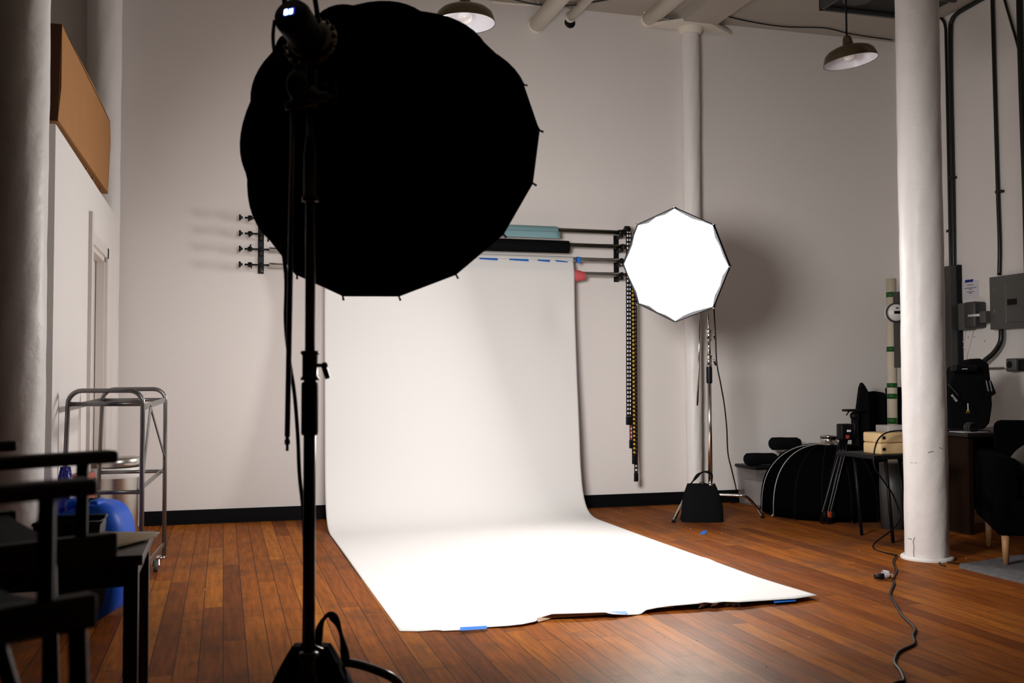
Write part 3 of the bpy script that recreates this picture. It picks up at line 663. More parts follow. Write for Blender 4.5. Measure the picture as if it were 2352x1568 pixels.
# ------------------------------------------------------------------ floor lead with tagged plug on the right
cp = [(2060, 1275), (2052, 1290), (2058, 1310), (2050, 1330), (2053, 1340), (2044, 1365), (2056, 1385), (2070, 1410), (2090, 1430), (2102, 1445), (2097, 1460), (2100, 1478), (2072, 1492), (2060, 1502), (2055, 1522), (2068, 1540), (2076, 1562), (2060, 1567), (2040, 1575)]
cable('extension_lead', [P(x, y, 2, .006) for x, y in cp], .0065, BLKP, 'black extension lead snaking across the floorboards at the right', 'cable')
q = P(2032, 1326, 2, .012)
t = thing('tagged_plug', 'black plug with a white paper tag on the right floor', 'plug', q)
MB().tube([q+V((-.06, .01, .008)), q+V((-.02, 0, .008)), q+V((.03, -.01, .006))], [.014, .018, .012], 12).build('plug_body', BLKP, t)
MB().lathe(q+V((-.012, 0, .016)), (_R[0], _R[1], .1), [(.028, 0), (.026, .012), (.020, .034)], 16).build('paper_tag', NOTE, t, 'white printed tag')
MB().lathe(q+V((.028, -.01, .008)), (_R[0], _R[1], 0), [(0, 0), (.012, 0), (.012, .022), (0, .022)], 12).build('plug_end', WOODL, t)
cable('floor_lead', [P(x, y, 2, .004) for x, y in ((2172, 1300), (2158, 1295), (2162, 1287), (2180, 1291), (2215, 1296))], .004, BLKP, 'thin black cord curling at the base of the thick right column')
# long scratch lines on the floor are part of the boards; crumbs of dust
def dust(px, py, r, lab):
    p = P(px, py, 2, 0); tag(MB().ball((p.x, p.y, r), r, 4).build('dust_crumb', WHITEP), lab, 'crumb', 'pale crumbs on the floor')
for px, py in ((1798, 1473), (1427, 1173), (1586, 1215), (1658, 1225), (471, 1355), (1859, 1464), (1760, 1531), (2052, 1227), (2219, 1283), (1803, 1477), (1973, 1265), (1600, 1470), (1511, 1436), (1525, 1463)):
    dust(px, py, .0026, 'tiny pale crumb lying on the floorboards')

# ------------------------------------------------------------------ wheeled rack at the left
def xy(px, y, py=1000):
    p = P(px, py, 1, y); return p.x
yn, ynl, yf, yfl = 5.62, 5.70, 6.52, 6.54
nr_t = V((xy(328, yn, 920), yn, 0)); nl_t = V((xy(157, ynl, 920), ynl, 0)); fr_t = V((xy(380, yf, 920), yf, 0)); fl_t = V((xy(236, yfl, 920), yfl, 0))
nl_b = V((nl_t.x-.03, ynl, 0)); fl_b = V((fl_t.x-.035, yfl, 0)); nr_b = V((nr_t.x, yn, 0)); fr_b = V((fr_t.x, yf, 0))
ZT = 1.10; r = .0125
t = thing('wheeled_rack', 'grey tubular steel rack on casters beside the left partition', 'rack', ((nl_t.x+fr_t.x)/2, 6.1, 0))
def at(b_, t_, z): return b_.lerp(t_, z/ZT)+V((0, 0, z))
def uframe(lb, lt, rb, rt):
    d = (rt-lt).normalized(); R = .07; pts = [at(lb, lt, .09), at(lb, lt, ZT-R)]
    for k in range(1, 7):
        a_ = k/6*math.pi/2; pts.append(at(lb, lt, ZT-R)+d*R*(1-math.cos(a_))+V((0, 0, R*math.sin(a_))))
    for k in range(0, 6):
        a_ = k/6*math.pi/2; pts.append(at(rb, rt, ZT-R)-d*R*(1-math.sin(a_))+V((0, 0, R*math.cos(a_))))
    pts += [at(rb, rt, ZT-R), at(rb, rt, .09)]
    return MB().tube(pts, r, 14)
uframe(nl_b, nl_t, nr_b, nr_t).build('hoop_frame', GUN, t); uframe(fl_b, fl_t, fr_b, fr_t).build('hoop_frame', GUN, t)
for z, rr in ((1.03, .012), (.57, .011)):
    MB().tube([at(nl_b, nl_t, z), at(nr_b, nr_t, z)], rr, 12).build('cross_bar', GUN, t)
for z, rr in ((1.035, .011), (.60, .011)):
    MB().tube([at(fl_b, fl_t, z), at(fr_b, fr_t, z)], rr, 12).build('cross_bar', GUN, t)
MB().beam(at(nr_b, nr_t, 1.01), at(fr_b, fr_t, 1.035), .006, .03).build('side_rail', GUN, t)
MB().beam(at(nl_b, nl_t, 1.01), at(fl_b, fl_t, 1.035), .006, .03).build('side_rail', GUN, t)
MB().beam(at(nr_b, nr_t, .575)+V((-.02, 0, 0)), at(fr_b, fr_t, .60)+V((-.02, 0, 0)), .006, .026).build('side_rail', GUN, t)
mid = P(346, 925, 0, (nr_t.x+fr_t.x)/2); mid = V(((nr_t.x+fr_t.x)/2, mid.y, 1.01))
MB().beam(mid, at(fr_b, fr_t, .68), .006, .022, bev=.001).build('brace', BLKM, t)
MB().beam(mid, at(nr_b, nr_t, .60), .006, .022, bev=.001).build('brace', GUN, t)
MB().beam(at(nr_b, nr_t, .16), at(fr_b, fr_t, .16), .006, .026).build('side_rail', GUN, t)
for b_ in (nl_b, nr_b, fl_b, fr_b):
    p = V((b_.x, b_.y, 0)); w = p+V((-.045, -.03, .034))
    o = MB().cyl(w+V((-.012, 0, 0)), w+V((.012, 0, 0)), .034, n=24).build('caster_wheel', RUBR, t)
    MB().cyl(w+V((-.014, 0, 0)), w+V((.014, 0, 0)), .012, n=16).build('wheel_cap', CHROME, o)
    MB().beam(w+V((-.019, 0, .0)), w+V((-.016, .02, .045)), .004, .03).beam(w+V((.019, 0, .0)), w+V((.016, .02, .045)), .004, .03).ball(p+V((-.02, -.012, .078)), .022, 8, (1.3, 1, .7)).cyl(p+V((0, 0, .07)), p+V((0, 0, .11)), .012, n=12).build('caster_fork', CHROME, t)

# trash can
tc = V((-.664, 7.00, 0))
t = thing('trash_can', 'brushed steel trash can with a lid behind the wheeled rack', 'trash can', tc)
MB().lathe(tc, (0, 0, 1), [(0, .0), (.132, .0), (.134, .02), (.148, .575), (.150, .585), (.146, .59), (.14, .57)], 56).build('body', STEEL, t)
MB().lathe(tc, (0, 0, 1), [(.150, .53), (.156, .545), (.155, .592), (.150, .596)], 56).build('bag_liner', WHITEP, t, 'white bag edge')
lc = tc+V((0.004, -.004, .60)); lu = V((-.05, .02, 1))
MB().lathe(lc, lu, [(0.12, .0), (.154, .0), (.158, .006), (.158, .042), (.150, .052), (.10, .060), (0, .063)], 56).build('lid', STEEL, t)
q = tc+V((.150, -.05, .585)); MB().add([q, q+V((.03, -.01, -.002)), q+V((.012, -.004, .018))], [(0, 1, 2)]).build('bag_tie', mat('red_tie', (.6, .01, .03), .5), t, 'red tie', solid=.003)

# blue air mover
cb_ = D(207, 1430, 4.85); ac = V((cb_.x+.01, cb_.y-.02, 0))
t = thing('air_mover', 'blue plastic blower fan standing behind the dark side table', 'fan', ac)
ux = V(_R); ux.z = 0; ux.normalize(); uy = V((-ux.y, ux.x, 0))
def al(x, y, z): return ac+ux*x+uy*y+V((0, 0, z))
prof = []
for k in range(40):
    a_ = 2*math.pi*k/40; ca, sa = math.cos(a_), math.sin(a_)
    rx = .148; x = math.copysign(abs(ca)**(.75 if ca > 0 else .45), ca)*rx; z = .29+math.copysign(abs(sa)**.62, sa)*.275
    if sa > 0 and ca < 0: z = min(z, .552+.05*ca)
    prof.append((x, z))
MB().prism([al(x, -.12, z) for x, z in prof], uy*.28, True).build('housing', BLUEPL, t)
MB().prism([al(x*.86-.012, -.135, .29+(z-.29)*.90-.008) for x, z in prof], uy*.02, True).build('side_plate', TEAL, t, 'dark side plate')
MB().lathe(al(-.02, -.137, .33), tuple(-uy), [(.105, 0), (.112, .006), (.105, .012), (.09, .012), (.09, .0)], 36).build('intake_ring', BLUEPL, t)
for rr in (.02, .045, .07):
    MB().lathe(al(-.02, -.14, .33), tuple(-uy), [(rr, 0), (rr+.006, .004), (rr+.012, 0)], 32).build('grille_ring', TEAL, t)
MB().bb((0, 0, 0), (0, 0, 0))
MB().box(al(-.085, 0, .565), (.055, .12, .045), Matrix((ux, uy, V((0, 0, 1)))).transposed(), .016).build('handle_mount', BLUEPL, t)
MB().box(al(.02, 0, .555), (.05, .12, .055), Matrix((ux, uy, V((0, 0, 1)))).transposed(), .018).build('handle_mount', BLUEPL, t)
MB().tube([al(-.085, 0, .572), al(.02, 0, .572)], .016, 12).build('handle', BLKP, t)
# blue bag and red case
q = V((-.754, 5.475, 0))
m = MB(); rows = []
for i in range(22):
    z = i/21; row = []
    for j in range(33):
        a_ = 2*math.pi*(j % 32)/32; rr = (.048+.012*math.sin(z*3))*(1-.55*max(0, z-.75)/.25)*(1+.10*math.sin(5*a_+z*9)+.06*math.sin(11*a_-z*14))
        row.append(V((q.x+rr*math.cos(a_), q.y+rr*math.sin(a_), .003+.72*z)))
    rows.append(row)
m.grid(rows); m.add(rows[-1][:-1], [tuple(range(32))])
tag(m.build('plastic_bag', BAGM), 'shiny dark blue plastic bag beside the shadowed left column', 'bag')
q = V((-.74, 5.95, 0))
t = thing('tool_case', 'red and black case standing behind the blue blower fan', 'case', q)
Rz = Matrix.Rotation(-.1, 3, 'Z')
MB().box(q+V((0, 0, .325)), (.10, .24, .645), Rz @ Matrix.Rotation(.0, 3, 'Y'), .012).build('shell', REDC, t)
MB().box(q+V((0, -.0, .60)), (.103, .243, .03), Rz @ Matrix.Rotation(.0, 3, 'Y'), .004).build('black_band', BLKP, t)

# ------------------------------------------------------------------ dark side table with magazines
tA = P(316, 1275, 2, .6); tB = P(360, 1218, 2, .6)
tx = tB.x-.01; ty0 = tA.y; ty1 = tB.y; x0 = tx-.62
t = thing('side_table', 'dark stained wooden side table behind the foreground chairs', 'table', ((x0+tx)/2, (ty0+ty1)/2, 0))
MB().bb((x0, ty0, .568), (tx, ty1, .6), bev=.002).build('tabletop', WOODD, t)
for lx in (x0+.025, tx-.035):
    for ly in (ty0+.03, ty1-.03):
        MB().bb((lx-.022, ly-.022, 0), (lx+.022, ly+.022, .568), bev=.002).build('leg', WOODD, t)
MB().bb((x0+.03, ty0+.02, .50), (tx-.04, ty0+.04, .568)).bb((tx-.045, ty0+.03, .50), (tx-.027, ty1-.03, .568)).build('apron', WOODD, t)
def mag(px, py, w, l, z, h, rot, m, label):
    q = P(px, py, 2, z); R = Matrix.Rotation(rot, 3, 'Z')
    return tag(MB().box(q+V((0, 0, h/2)), (w, l, h), R, .0012).build('magazine', m), label, 'magazine', 'magazines on the side table')
MG = mat('magazine_cover', (.17, .15, .14), .35, var=.3, scale=9); MG2 = mat('magazine_pages', (.30, .20, .09), .6)
mag(262, 1238, .21, .27, .6005, .006, -.35, MG, 'grey magazine lying on the side table under another')
mag(250, 1244, .20, .26, .607, .012, -.52, MG2, 'magazine with yellowed page edges, uppermost on the side table')
q = D(163, 1205, 3.5)
t = thing('storage_basket', 'dark teal plastic basket on the side table behind the chairs', 'basket', (q.x, q.y, .6))
m = MB(); R4 = []
for z, g_ in ((.6006, 1), (.668, 1.06)):
    R4.append([V((q.x+sx*.10*g_, q.y+sy*.09*g_, z)) for sx, sy in ((-1, -1), (1, -1), (1, 1), (-1, 1), (-1, -1))])
m.grid(R4, False); m.add([p+V((0, 0, .002)) for p in R4[0][:-1]], [(0, 1, 2, 3)]); m.build('basket_body', TEAL, t)
MB().tube([p for p in R4[1][:-1]], .006, 8, closed=True).build('basket_rim', TEAL, t)

# ------------------------------------------------------------------ bar-height director's chairs, close to the camera
def director_chair(label, E, ang, inset=.02):
    fwd = V((math.cos(ang), math.sin(ang), 0)); sd = V((-math.sin(ang), math.cos(ang), 0)); E = V((E[0], E[1], 0))
    def q(x, y, z): return E+fwd*x+sd*y+V((0, 0, z))
    t = thing('director_chair', label, 'chair', q(-.24, .28, 0), "tall director's chairs in the left foreground")
    Wc = .53
    for y in (0, Wc):
        MB().beam(q(-.47, y, .992), q(0, y, .994), .05, .026, bev=.008).build('armrest', CHAIRW, t)
        MB().beam(q(-.066, y, .80), q(-.066, y, .985), .022, .022, bev=.003).build('arm_post', CHAIRW, t)
        MB().beam(q(-.44, y, .80), q(-.44, y, 1.27), .022, .03, bev=.003).build('back_post', CHAIRW, t)
        MB().beam(q(-.47, y, .812), q(0.004, y, .812), .03, .05, bev=.005).build('seat_rail', CHAIRW, t)
        MB().beam(q(-inset, y, .80), q(.03-inset, y, .0), .02, .026, (1, 0, 0), bev=.003).build('leg', CHAIRW, t)
        MB().beam(q(-.44, y, .80), q(-.52, y, .0), .02, .026, (1, 0, 0), bev=.003).build('leg', CHAIRW, t)
        MB().beam(q(-.38, y, .25), q(.02-inset, y, .25), .018, .026, bev=.003).build('stretcher', CHAIRW, t)
        MB().beam(q(-.13, y, .79), q(.0-inset, y, .40), .018, .02, (1, 0, 0), bev=.003).build('brace', CHAIRW, t)
    MB().beam(q(.018-inset, 0, .32), q(.018-inset, Wc, .32), .02, .04, bev=.003).build('foot_bar', CHAIRW, t)
    rows = [[q(x, y, .83-.03*math.sin(math.pi*y/Wc)) for y in np.linspace(.01, Wc-.01, 12)] for x in (-.45, -.2, -.02)]
    MB().grid(rows).build('seat', BLKF, t, solid=.006)
    rows = [[q(-.44-.03*math.sin(math.pi*y/Wc), y, z) for y in np.linspace(0, Wc, 12)] for z in (1.08, 1.17, 1.26)]
    MB().grid(rows).build('backrest', BLKF, t, solid=.006)
    return t
En = D(212, 1118, 1.5); Ef = D(262, 1054, 2.096)
ang = math.atan2(.067, .112)
director_chair("tall dark director's chair nearest the camera at the left edge", En, ang)
director_chair("second tall dark director's chair, just beyond the nearest one", Ef, ang, .13)

# ------------------------------------------------------------------ right wall: conduits, panels
def conduit(pts, r, label, group='dark conduits on the right wall'):
    return tag(MB().tube(smoothpts(pts, 6), r, 12).build('wall_conduit', COND), label, 'conduit', group)
XC = XR-.022
def W_(px, py, x=XC): return P(px, py, 0, x)
conduit([W_(2150, 34), W_(2162, 42), W_(2171, 60), W_(2173, 110), W_(2177, 300), W_(2183, 600), W_(2183, 625)], .013, 'left one of the paired dark conduits right of the thick column')
conduit([W_(2262, -6), W_(2230, 12), W_(2200, 30), W_(2187, 46), W_(2183, 75), W_(2184, 200), W_(2189, 450), W_(2191, 625)], .021, 'thick dark conduit bending right under the ceiling')
conduit([W_(2279, -10), W_(2285, 200), W_(2292, 440), W_(2296, 560), W_(2295, 632)], .017, 'straight dark conduit rising from the grey breaker panel')
conduit([W_(2341, -20), W_(2345, 150), W_(2350, 300), W_(2356, 480), W_(2362, 760)], .026, 'thickest dark conduit at the right edge of the picture')
conduit([W_(2305, -8), W_(2322, 50), W_(2335, 95), W_(2343, 130), W_(2347, 160)], .011, 'thin dark conduit slanting down to the thickest one')
for (px, py) in ((2184, 530), (2297, 440), (2189, 408)):
    q = W_(px, py); tag(MB().bb((q.x-.03, q.y-.03, q.z-.012), (XR, q.y+.03, q.z+.012), bev=.004).build('conduit_clip', COND), 'small dark clip holding a conduit to the right wall', 'clip', 'conduit clips')
# breaker panel
a = P(2272, 637, 0, XR-.09); b = P(2275, 757, 0, XR-.09); yb_ = a.y; zt, zb = a.z, b.z
t = thing('breaker_panel', 'grey electrical breaker panel on the right wall', 'electrical panel', (XR-.05, yb_-.35, zb))
MB().bb((XR-.09, yb_-.7, zb), (XR-.001, yb_, zt), bev=.003).build('cabinet', GREYP, t)
MB().bb((XR-.10, yb_-.62, zb+.05), (XR-.088, yb_-.20, zt-.05), bev=.002).build('door', GREYP, t)
q = P(2325, 693, 0, XR-.1); MB().bb((XR-.108, q.y-.05, q.z-.025), (XR-.098, q.y+.05, q.z+.025), bev=.002).build('latch', BLKP, t)
MB().bb((XR-.103, yb_-.205, zb+.05), (XR-.095, yb_-.196, zt-.05)).build('door_edge', CHROME, t)
for dz in (.14, .33): MB().bb((XR-.095, yb_-.06, zb+dz), (XR-.088, yb_-.05, zb+dz+.03)).build('hinge', CHROME, t)
cable('panel_hose', [P(2300, 757, 0, XR-.06), P(2298, 785, 0, XR-.07), P(2283, 810, 0, XR-.08), P(2262, 828, 0, XR-.1), P(2246, 845, 0, XR-.12), P(2240, 868, 0, XR-.14), P(2250, 900, 0, XR-.16), P(2253, 940, 0, XR-.16)], .022, COND, 'thick black hose curving down from the grey breaker panel', 'hose')
# junction box beside it
a = P(2199, 697, 0, XR-.08); b = P(2226, 757, 0, XR-.08)
t = thing('junction_box', 'small grey disconnect box left of the breaker panel', 'electrical box', (XR-.04, (a.y+b.y)/2, b.z))
MB().bb((XR-.08, b.y, b.z), (XR, a.y, a.z), bev=.008).build('case', GREYP, t)
MB().bb((XR-.13, b.y-.13, b.z+.01), (XR, b.y+.01, a.z), bev=.02).build('cover', GREYD, t)
q = P(2225, 725, 0, XR-.14); MB().cyl(q, q+V((.02, -.17, 0)), .012, n=12).build('lever', WHITEP, t)
MB().bb((q.x, q.y-.20, q.z-.07), (XR, q.y-.13, q.z+.03), bev=.005).build('side_fitting', GREYP, t)
for px in (2216, 2233):
    pass
cable('thin_wire', [P(x, y, 0, XR-.01) for x, y in ((2216, 757), (2216, 775), (2210, 787), (2206, 795), (2215, 800), (2221, 815), (2222, 835))], .002, WHITEP, 'thin white wire looping below the small disconnect box')
cable('thin_wire', [P(x, y, 0, XR-.01) for x, y in ((2236, 757), (2228, 790), (2220, 820), (2215, 832), (2206, 828), (2205, 800))], .002, WHITEP, 'thin white wire hanging straight below the disconnect box')
# tall grey panel and black trunking
a = P(2168, 612, 0, XR-.12); b = P(2182, 612, 0, XR-.12)
t = thing('tall_wall_cabinet', 'tall narrow grey cabinet edge just right of the thick column', 'cabinet', (XR-.06, a.y, 1.12))
MB().bb((XR-.12, b.y, 1.13), (XR, a.y+.2, a.z), bev=.003).build('body', GREYD, t)
a2 = P(2183, 610, 0, XR-.05); b2 = P(2199, 612, 0, XR-.05)
t = thing('cable_trunking', 'black cable trunking with round knockouts beside the tall grey cabinet', 'trunking', (XR-.03, a2.y, .9))
MB().bb((XR-.05, b2.y, .95), (XR, b.y-.002, a2.z), bev=.003).build('channel', BLKP, t)
for py in (655, 775, 830):
    q = P(2192, py, 0, XR-.051); MB().lathe(q, (-1, 0, 0), [(0, 0), (.03, 0), (.034, .004), (0.02, .01), (0, .01)], 20).build('knockout', GREYP, t)
# note on the wall
a = P(2209, 647, 0, XR-.003); b = P(2248, 684, 0, XR-.003)
t = thing('wall_note', 'white paper note taped to the right wall with blue tape', 'note', (XR-.003, (a.y+b.y)/2, b.z))
MB().bb((XR-.004, b.y, b.z), (XR-.001, a.y, a.z)).build('sheet', NOTE, t)
q = P(2226, 645, 0, XR-.004); MB().bb((XR-.006, q.y-.05, q.z-.012), (XR-.004, q.y+.05, q.z+.012)).build('tape', mat('dark_blue_tape', (.01, .02, .22), .6), t, 'blue tape')
for py, hw in ((654, .04), (661, .075), (664, .02), (670, .045), (673, .02)):
    q = P(2229, py, 0, XR-.005); MB().bb((XR-.0055, q.y-hw, q.z-.003), (XR-.004, q.y+hw, q.z+.003)).build('text_line', INK, t)
for px, py in ((2224, 774), (2238, 773), (2262, 783)):
    q = P(px, py, 0, XR); tag(MB().lathe((XR-.0008, q.y, q.z), (-1, 0, 0), [(.0, .0005), (.005, .0005), (.0055, 0)], 10).build('screw_hole', BLKP), 'tiny dark screw hole in the right wall below the disconnect box', 'hole', 'screw holes in the right wall')
# white board lower right, and camera shaped isolator
a = P(2303, 843, 0, XR-.02)
struct('trim_2', MB().bb((XR-.02, 5.2, .6), (XR, a.y, a.z-.02)), PART, 'white wall board on the lower right wall')
a = P(2309, 823, 0, XR-.1); b = P(2334, 853, 0, XR-.1)
t = thing('isolator_switch', 'small dark grey isolator with a round socket on the right wall', 'switch', (XR-.05, a.y, b.z))
MB().bb((XR-.10, b.y, b.z), (XR, a.y, a.z), bev=.012).build('case', GREYP, t)
q = P(2319, 837, 0, XR-.1); MB().lathe(q, (-1, 0, 0), [(0, 0), (.025, 0), (.028, .004), (.022, .006), (0, .002)], 20).build('socket', BLKP, t)
MB().bb((XR-.08, b.y-.16, b.z+.005), (XR-.01, b.y, a.z-.01), bev=.008).build('rear_case', BLKP, t)
q = P(2305, 845, 0, XR-.06); MB().cyl(q, q+V((0, .32, 0)), .008, n=10).build('arm', GREYP, t)

# ------------------------------------------------------------------ gear by the right back corner
# translucent bins
def bin_(label, x0, x1, y0, y1, z0, h, lidm, bodym, contents):
    t = thing('storage_bin', label, 'storage bin', ((x0+x1)/2, (y0+y1)/2, z0), 'translucent storage bins')
    g = .02; m = MB(); A = [V((x0+g, y0+g, z0)), V((x1-g, y0+g, z0)), V((x1-g, y1-g, z0)), V((x0+g, y1-g, z0))]
    B = [V((x0, y0, z0+h)), V((x1, y0, z0+h)), V((x1, y1, z0+h)), V((x0, y1, z0+h))]
    m.add(A+B, [(0, 1, 2, 3), (0, 1, 5, 4), (1, 2, 6, 5), (2, 3, 7, 6), (3, 0, 4, 7)]); m.build('bin_body', bodym, t, solid=.003)
    MB().bb((x0-.012, y0-.012, z0+h), (x1+.012, y1+.012, z0+h+.03), bev=.008).build('lid', lidm, t)
    for c_ in contents:
        MB().bb(*c_[0], bev=.004).build('contents', c_[1], t)
    return t
b0 = P(1712, 1156, 2, 0)
bx0, by0 = 4.60, 8.12
ORG = mat('orange_card', (.32, .14, .05), .7); WHC = mat('white_card', (.5, .48, .46), .8)
bin_('low translucent storage bin with a black lid beside the folded softbox', bx0, bx0+.42, by0, by0+.36, .002, .33, BLKP, CLEARD,
     [(((bx0+.05, by0+.04, .01), (bx0+.15, by0+.3, .22)), WHC), (((bx0+.19, by0+.04, .01), (bx0+.27, by0+.3, .20)), ORG), (((bx0+.28, by0+.04, .01), (bx0+.34, by0+.3, .2)), BLKP)])
q = P(1785, 1035, 1, 8.3)
bin_('taller translucent storage bin with a clear lid against the back wall', 5.06, 5.42, 8.16, 8.49, .002, .46, CLEAR, mat('blue_tinted_bin', (.03, .035, .10), .4, alpha=.8), [])
def bundle(px0, px1, py, y, r, zb, label):
    a = P(px0, py, 1, y); b = P(px1, py, 1, y); zc = zb+r
    t = tag(MB().lathe((a.x, y, zc), (1, 0, .0), [(0, 0), (r*.7, .0), (r, .02), (r*1.02, .1), (r*.96, (b.x-a.x)*.6), (r*.94, b.x-a.x-.03), (r*.7, b.x-a.x), (r*.3, b.x-a.x-.02), (0, b.x-a.x-.02)], 24).build('rolled_cloth', BLKF), label, 'cloth roll', 'rolled black cloths on the bins')
    return t
bundle(1712, 1782, 1056, by0+.15, .055, .363, 'rolled black cloth on the low bin with a black lid')
bundle(1770, 1836, 1020, 8.3, .058, .493, 'rolled black cloth on the taller clear-lidded bin')
# folded dome softbox lying face down
DC = V((5.22, 7.62, .035))
DC = D(1906, 1150, 8.55); DC.z = .03
R_ = .575
td = thing('folded_softbox', 'black deep softbox lying face down on the floor in the right corner', 'softbox', DC)
def drib(k, s, n=16):
    th = 2*math.pi*k/n+.1; rr = .09+(R_-.09)*math.sin(s*math.pi/2)**.95; return DC+V((rr*math.cos(th), rr*math.sin(th), .56*(1-s)**1.0*.0+.56*math.cos(s*math.pi/2)**.75))
rows = [[drib((j % 96)/6 if (j % 6 == 0) else 0, i/16).copy() if False else drib(math.floor((j % 96)/6), i/16).lerp(drib(math.floor((j % 96)/6)+1, i/16), ((j % 96) % 6)/6) for j in range(97)] for i in range(17)]
MB().grid(rows).build('outer_cloth', BLKS, td, solid=.004)
for k in range(16):
    o = MB().tube([drib(k, s)+V((0, 0, .004)) for s in np.linspace(.03, 1, 16)], .0045, 6).build('rib', GREYF if k in (7, 8) else BLKF, td, 'grey piped rib' if k in (7, 8) else None)
    MB().tube([drib(k, 1), drib(k, 1)+(drib(k, 1)-DC).normalized()*.02-V((0, 0, .015))], .006, 6).build('tip', GREYF if k in (7, 8) else BLKP, o)
MB().lathe(DC+V((0, 0, .545)), (0, 0, 1), [(.06, 0), (.10, 0), (.10, .03), (.07, .035), (.07, .075), (.075, .08), (.075, .09), (.055, .09), (.055, 0)], 32).build('speed_ring', CHROME, td, 'silver speed ring')
for k in range(8):
    a_ = k/8*2*math.pi; MB().cyl(DC+V((.10*math.cos(a_), .10*math.sin(a_), .56)), DC+V((.125*math.cos(a_), .125*math.sin(a_), .56)), .008, n=8).build('rod_socket', CHROME, td)
# tripods and stands leaning, in front of the dome
def leaner(pxt, pyt, pxb, dist, label, name='folded_tripod'):
    yb2 = 872+1.15*F/dist; tp = D(pxt, pyt, dist+.12); bt = P(pxb, yb2, 2, .0)
    t = thing(name, label, 'tripod', bt)
    u = (tp-bt).normalized(); sdir = V(_R); sdir.z = 0
    for k, s in enumerate((-1, 0, 1)):
        o = MB().cyl(bt+sdir*(s*.032)+V((0, .02*abs(s), .01)), tp+sdir*(s*.02)-u*.1, .015, n=12).build('leg', BLKP, t)
        MB().cyl(bt+sdir*(s*.032)+V((0, .02*abs(s)-.016, .10)), bt.lerp(tp, .75)+sdir*(s*.024)+V((0, -.016, 0)), .0015, n=6).build('leg_trim', GREYF, o)
        MB().box(bt.lerp(tp, .10)+sdir*(s*.031), (.036, .036, .05), None, .006).build('leg_clamp', REDC if s == 0 else BLKP, o)
    MB().box(tp-u*.06, (.12, .08, .13), None, .012).build('head', BLKP, t)
    MB().box(tp-u*.10-V((0, .045, 0)), (.03, .01, .03), None, .003).build('red_badge', REDC, t, 'red badge')
    MB().box(tp-u*.05-V((0.0, .045, 0)), (.035, .008, .018), None, .003).build('white_label', WHITEP, t, 'white label')
    return t
leaner(1945, 975, 1899, 8.0, 'folded black tripod with a red badge leaning over the floor softbox')
# tripod head bracket
q = D(1958, 945, 9.3)
t = thing('tripod_head', 'black tripod standing behind the floor softbox, flat plate on top', 'tripod', (q.x, q.y, 0))
MB().box(D(1956, 942, 9.25), (.15, .09, .022), None, .006).build('plate', BLKP, t)
MB().ball(D(1962, 955, 9.25), .04, 10).cyl(D(1962, 955, 9.25), D(1964, 1015, 9.25), .03, n=16).build('neck', BLKP, t)
q0 = D(1966, 990, 9.25)
for a_ in (.3, 2.4, 4.4): MB().cyl(q0, V((q0.x+.16*math.cos(a_), q0.y+.16*math.sin(a_), 0)), .015, n=10).build('leg', BLKP, t)
MB().tube([D(1950, 945, 9.2), D(1944, 953, 9.18)], .006, 8).build('lever', BLKP, t)
# black fabric cases in the corner
def soft_case(pts_px, dist, depth, label, name, cat, z0=0., bev=.0):
    pts = [D(x, y, dist) for x, y in pts_px]; pts[0].z = pts[-1].z = .002; dv = V(_fw); dv.z = 0; dv.normalize()
    m = MB().prism(pts, dv*depth); o = m.build(name, BLKF); tag(o, label, cat)
    if bev:
        md = o.modifiers.new('b', 'BEVEL'); md.width = bev; md.segments = 3; md.limit_method = 'ANGLE'
    return o
soft_case([(1966, 1135), (1967, 960), (1976, 890), (1981, 877), (1987, 884), (1996, 900), (2004, 1135)], 9.35, .07, 'pointed black folded reflector bag standing in the right back corner', 'reflector_bag', 'bag', bev=.012)
soft_case([(1990, 1125), (1990, 901), (2012, 898), (2034, 902), (2037, 1125)], 9.72, .10, 'upright black equipment case behind the cream tube', 'equipment_case', 'case', bev=.015)
soft_case([(2040, 1120), (2040, 890), (2062, 888), (2082, 890), (2082, 1120)], 9.75, .09, 'black case in the back corner behind the thick right column', 'equipment_case', 'case', bev=.012)
# card tube with green tape, leaning
ta = D(2046, 646, 8.35); tb2 = P(2052, 1160, 2, .0); tb2 = V((ta.x+.06, ta.y-.02, 0))
q1 = D(2047, 640, 9.55); q2 = D(2051, 1140, 9.40)
t = thing('card_tube', 'tall cream cardboard tube with green tape bands behind the right column', 'tube', (q2.x, q2.y, 0))
q2.z = 0
MB().lathe(q1, tuple(q2-q1), [(.041, .0), (.046, .0), (.046, (q2-q1).length), (0, (q2-q1).length)], 28).build('tube', TUBEW, t)
for py, hgt in ((676, .034), (802, .034), (885, .03), (910, .034), (966, .040)):
    hgt *= 1.4; zc = D(2050, py, 9.48).z; f = (q1.z-zc)/(q1.z-q2.z); p = q1.lerp(q2, f)
    MB().lathe(p, tuple((q2-q1).normalized()), [(.046, -hgt/2), (.0475, -hgt/2), (.0475, hgt/2), (.046, hgt/2)], 28).build('green_tape', GREENT, t, 'green tape')
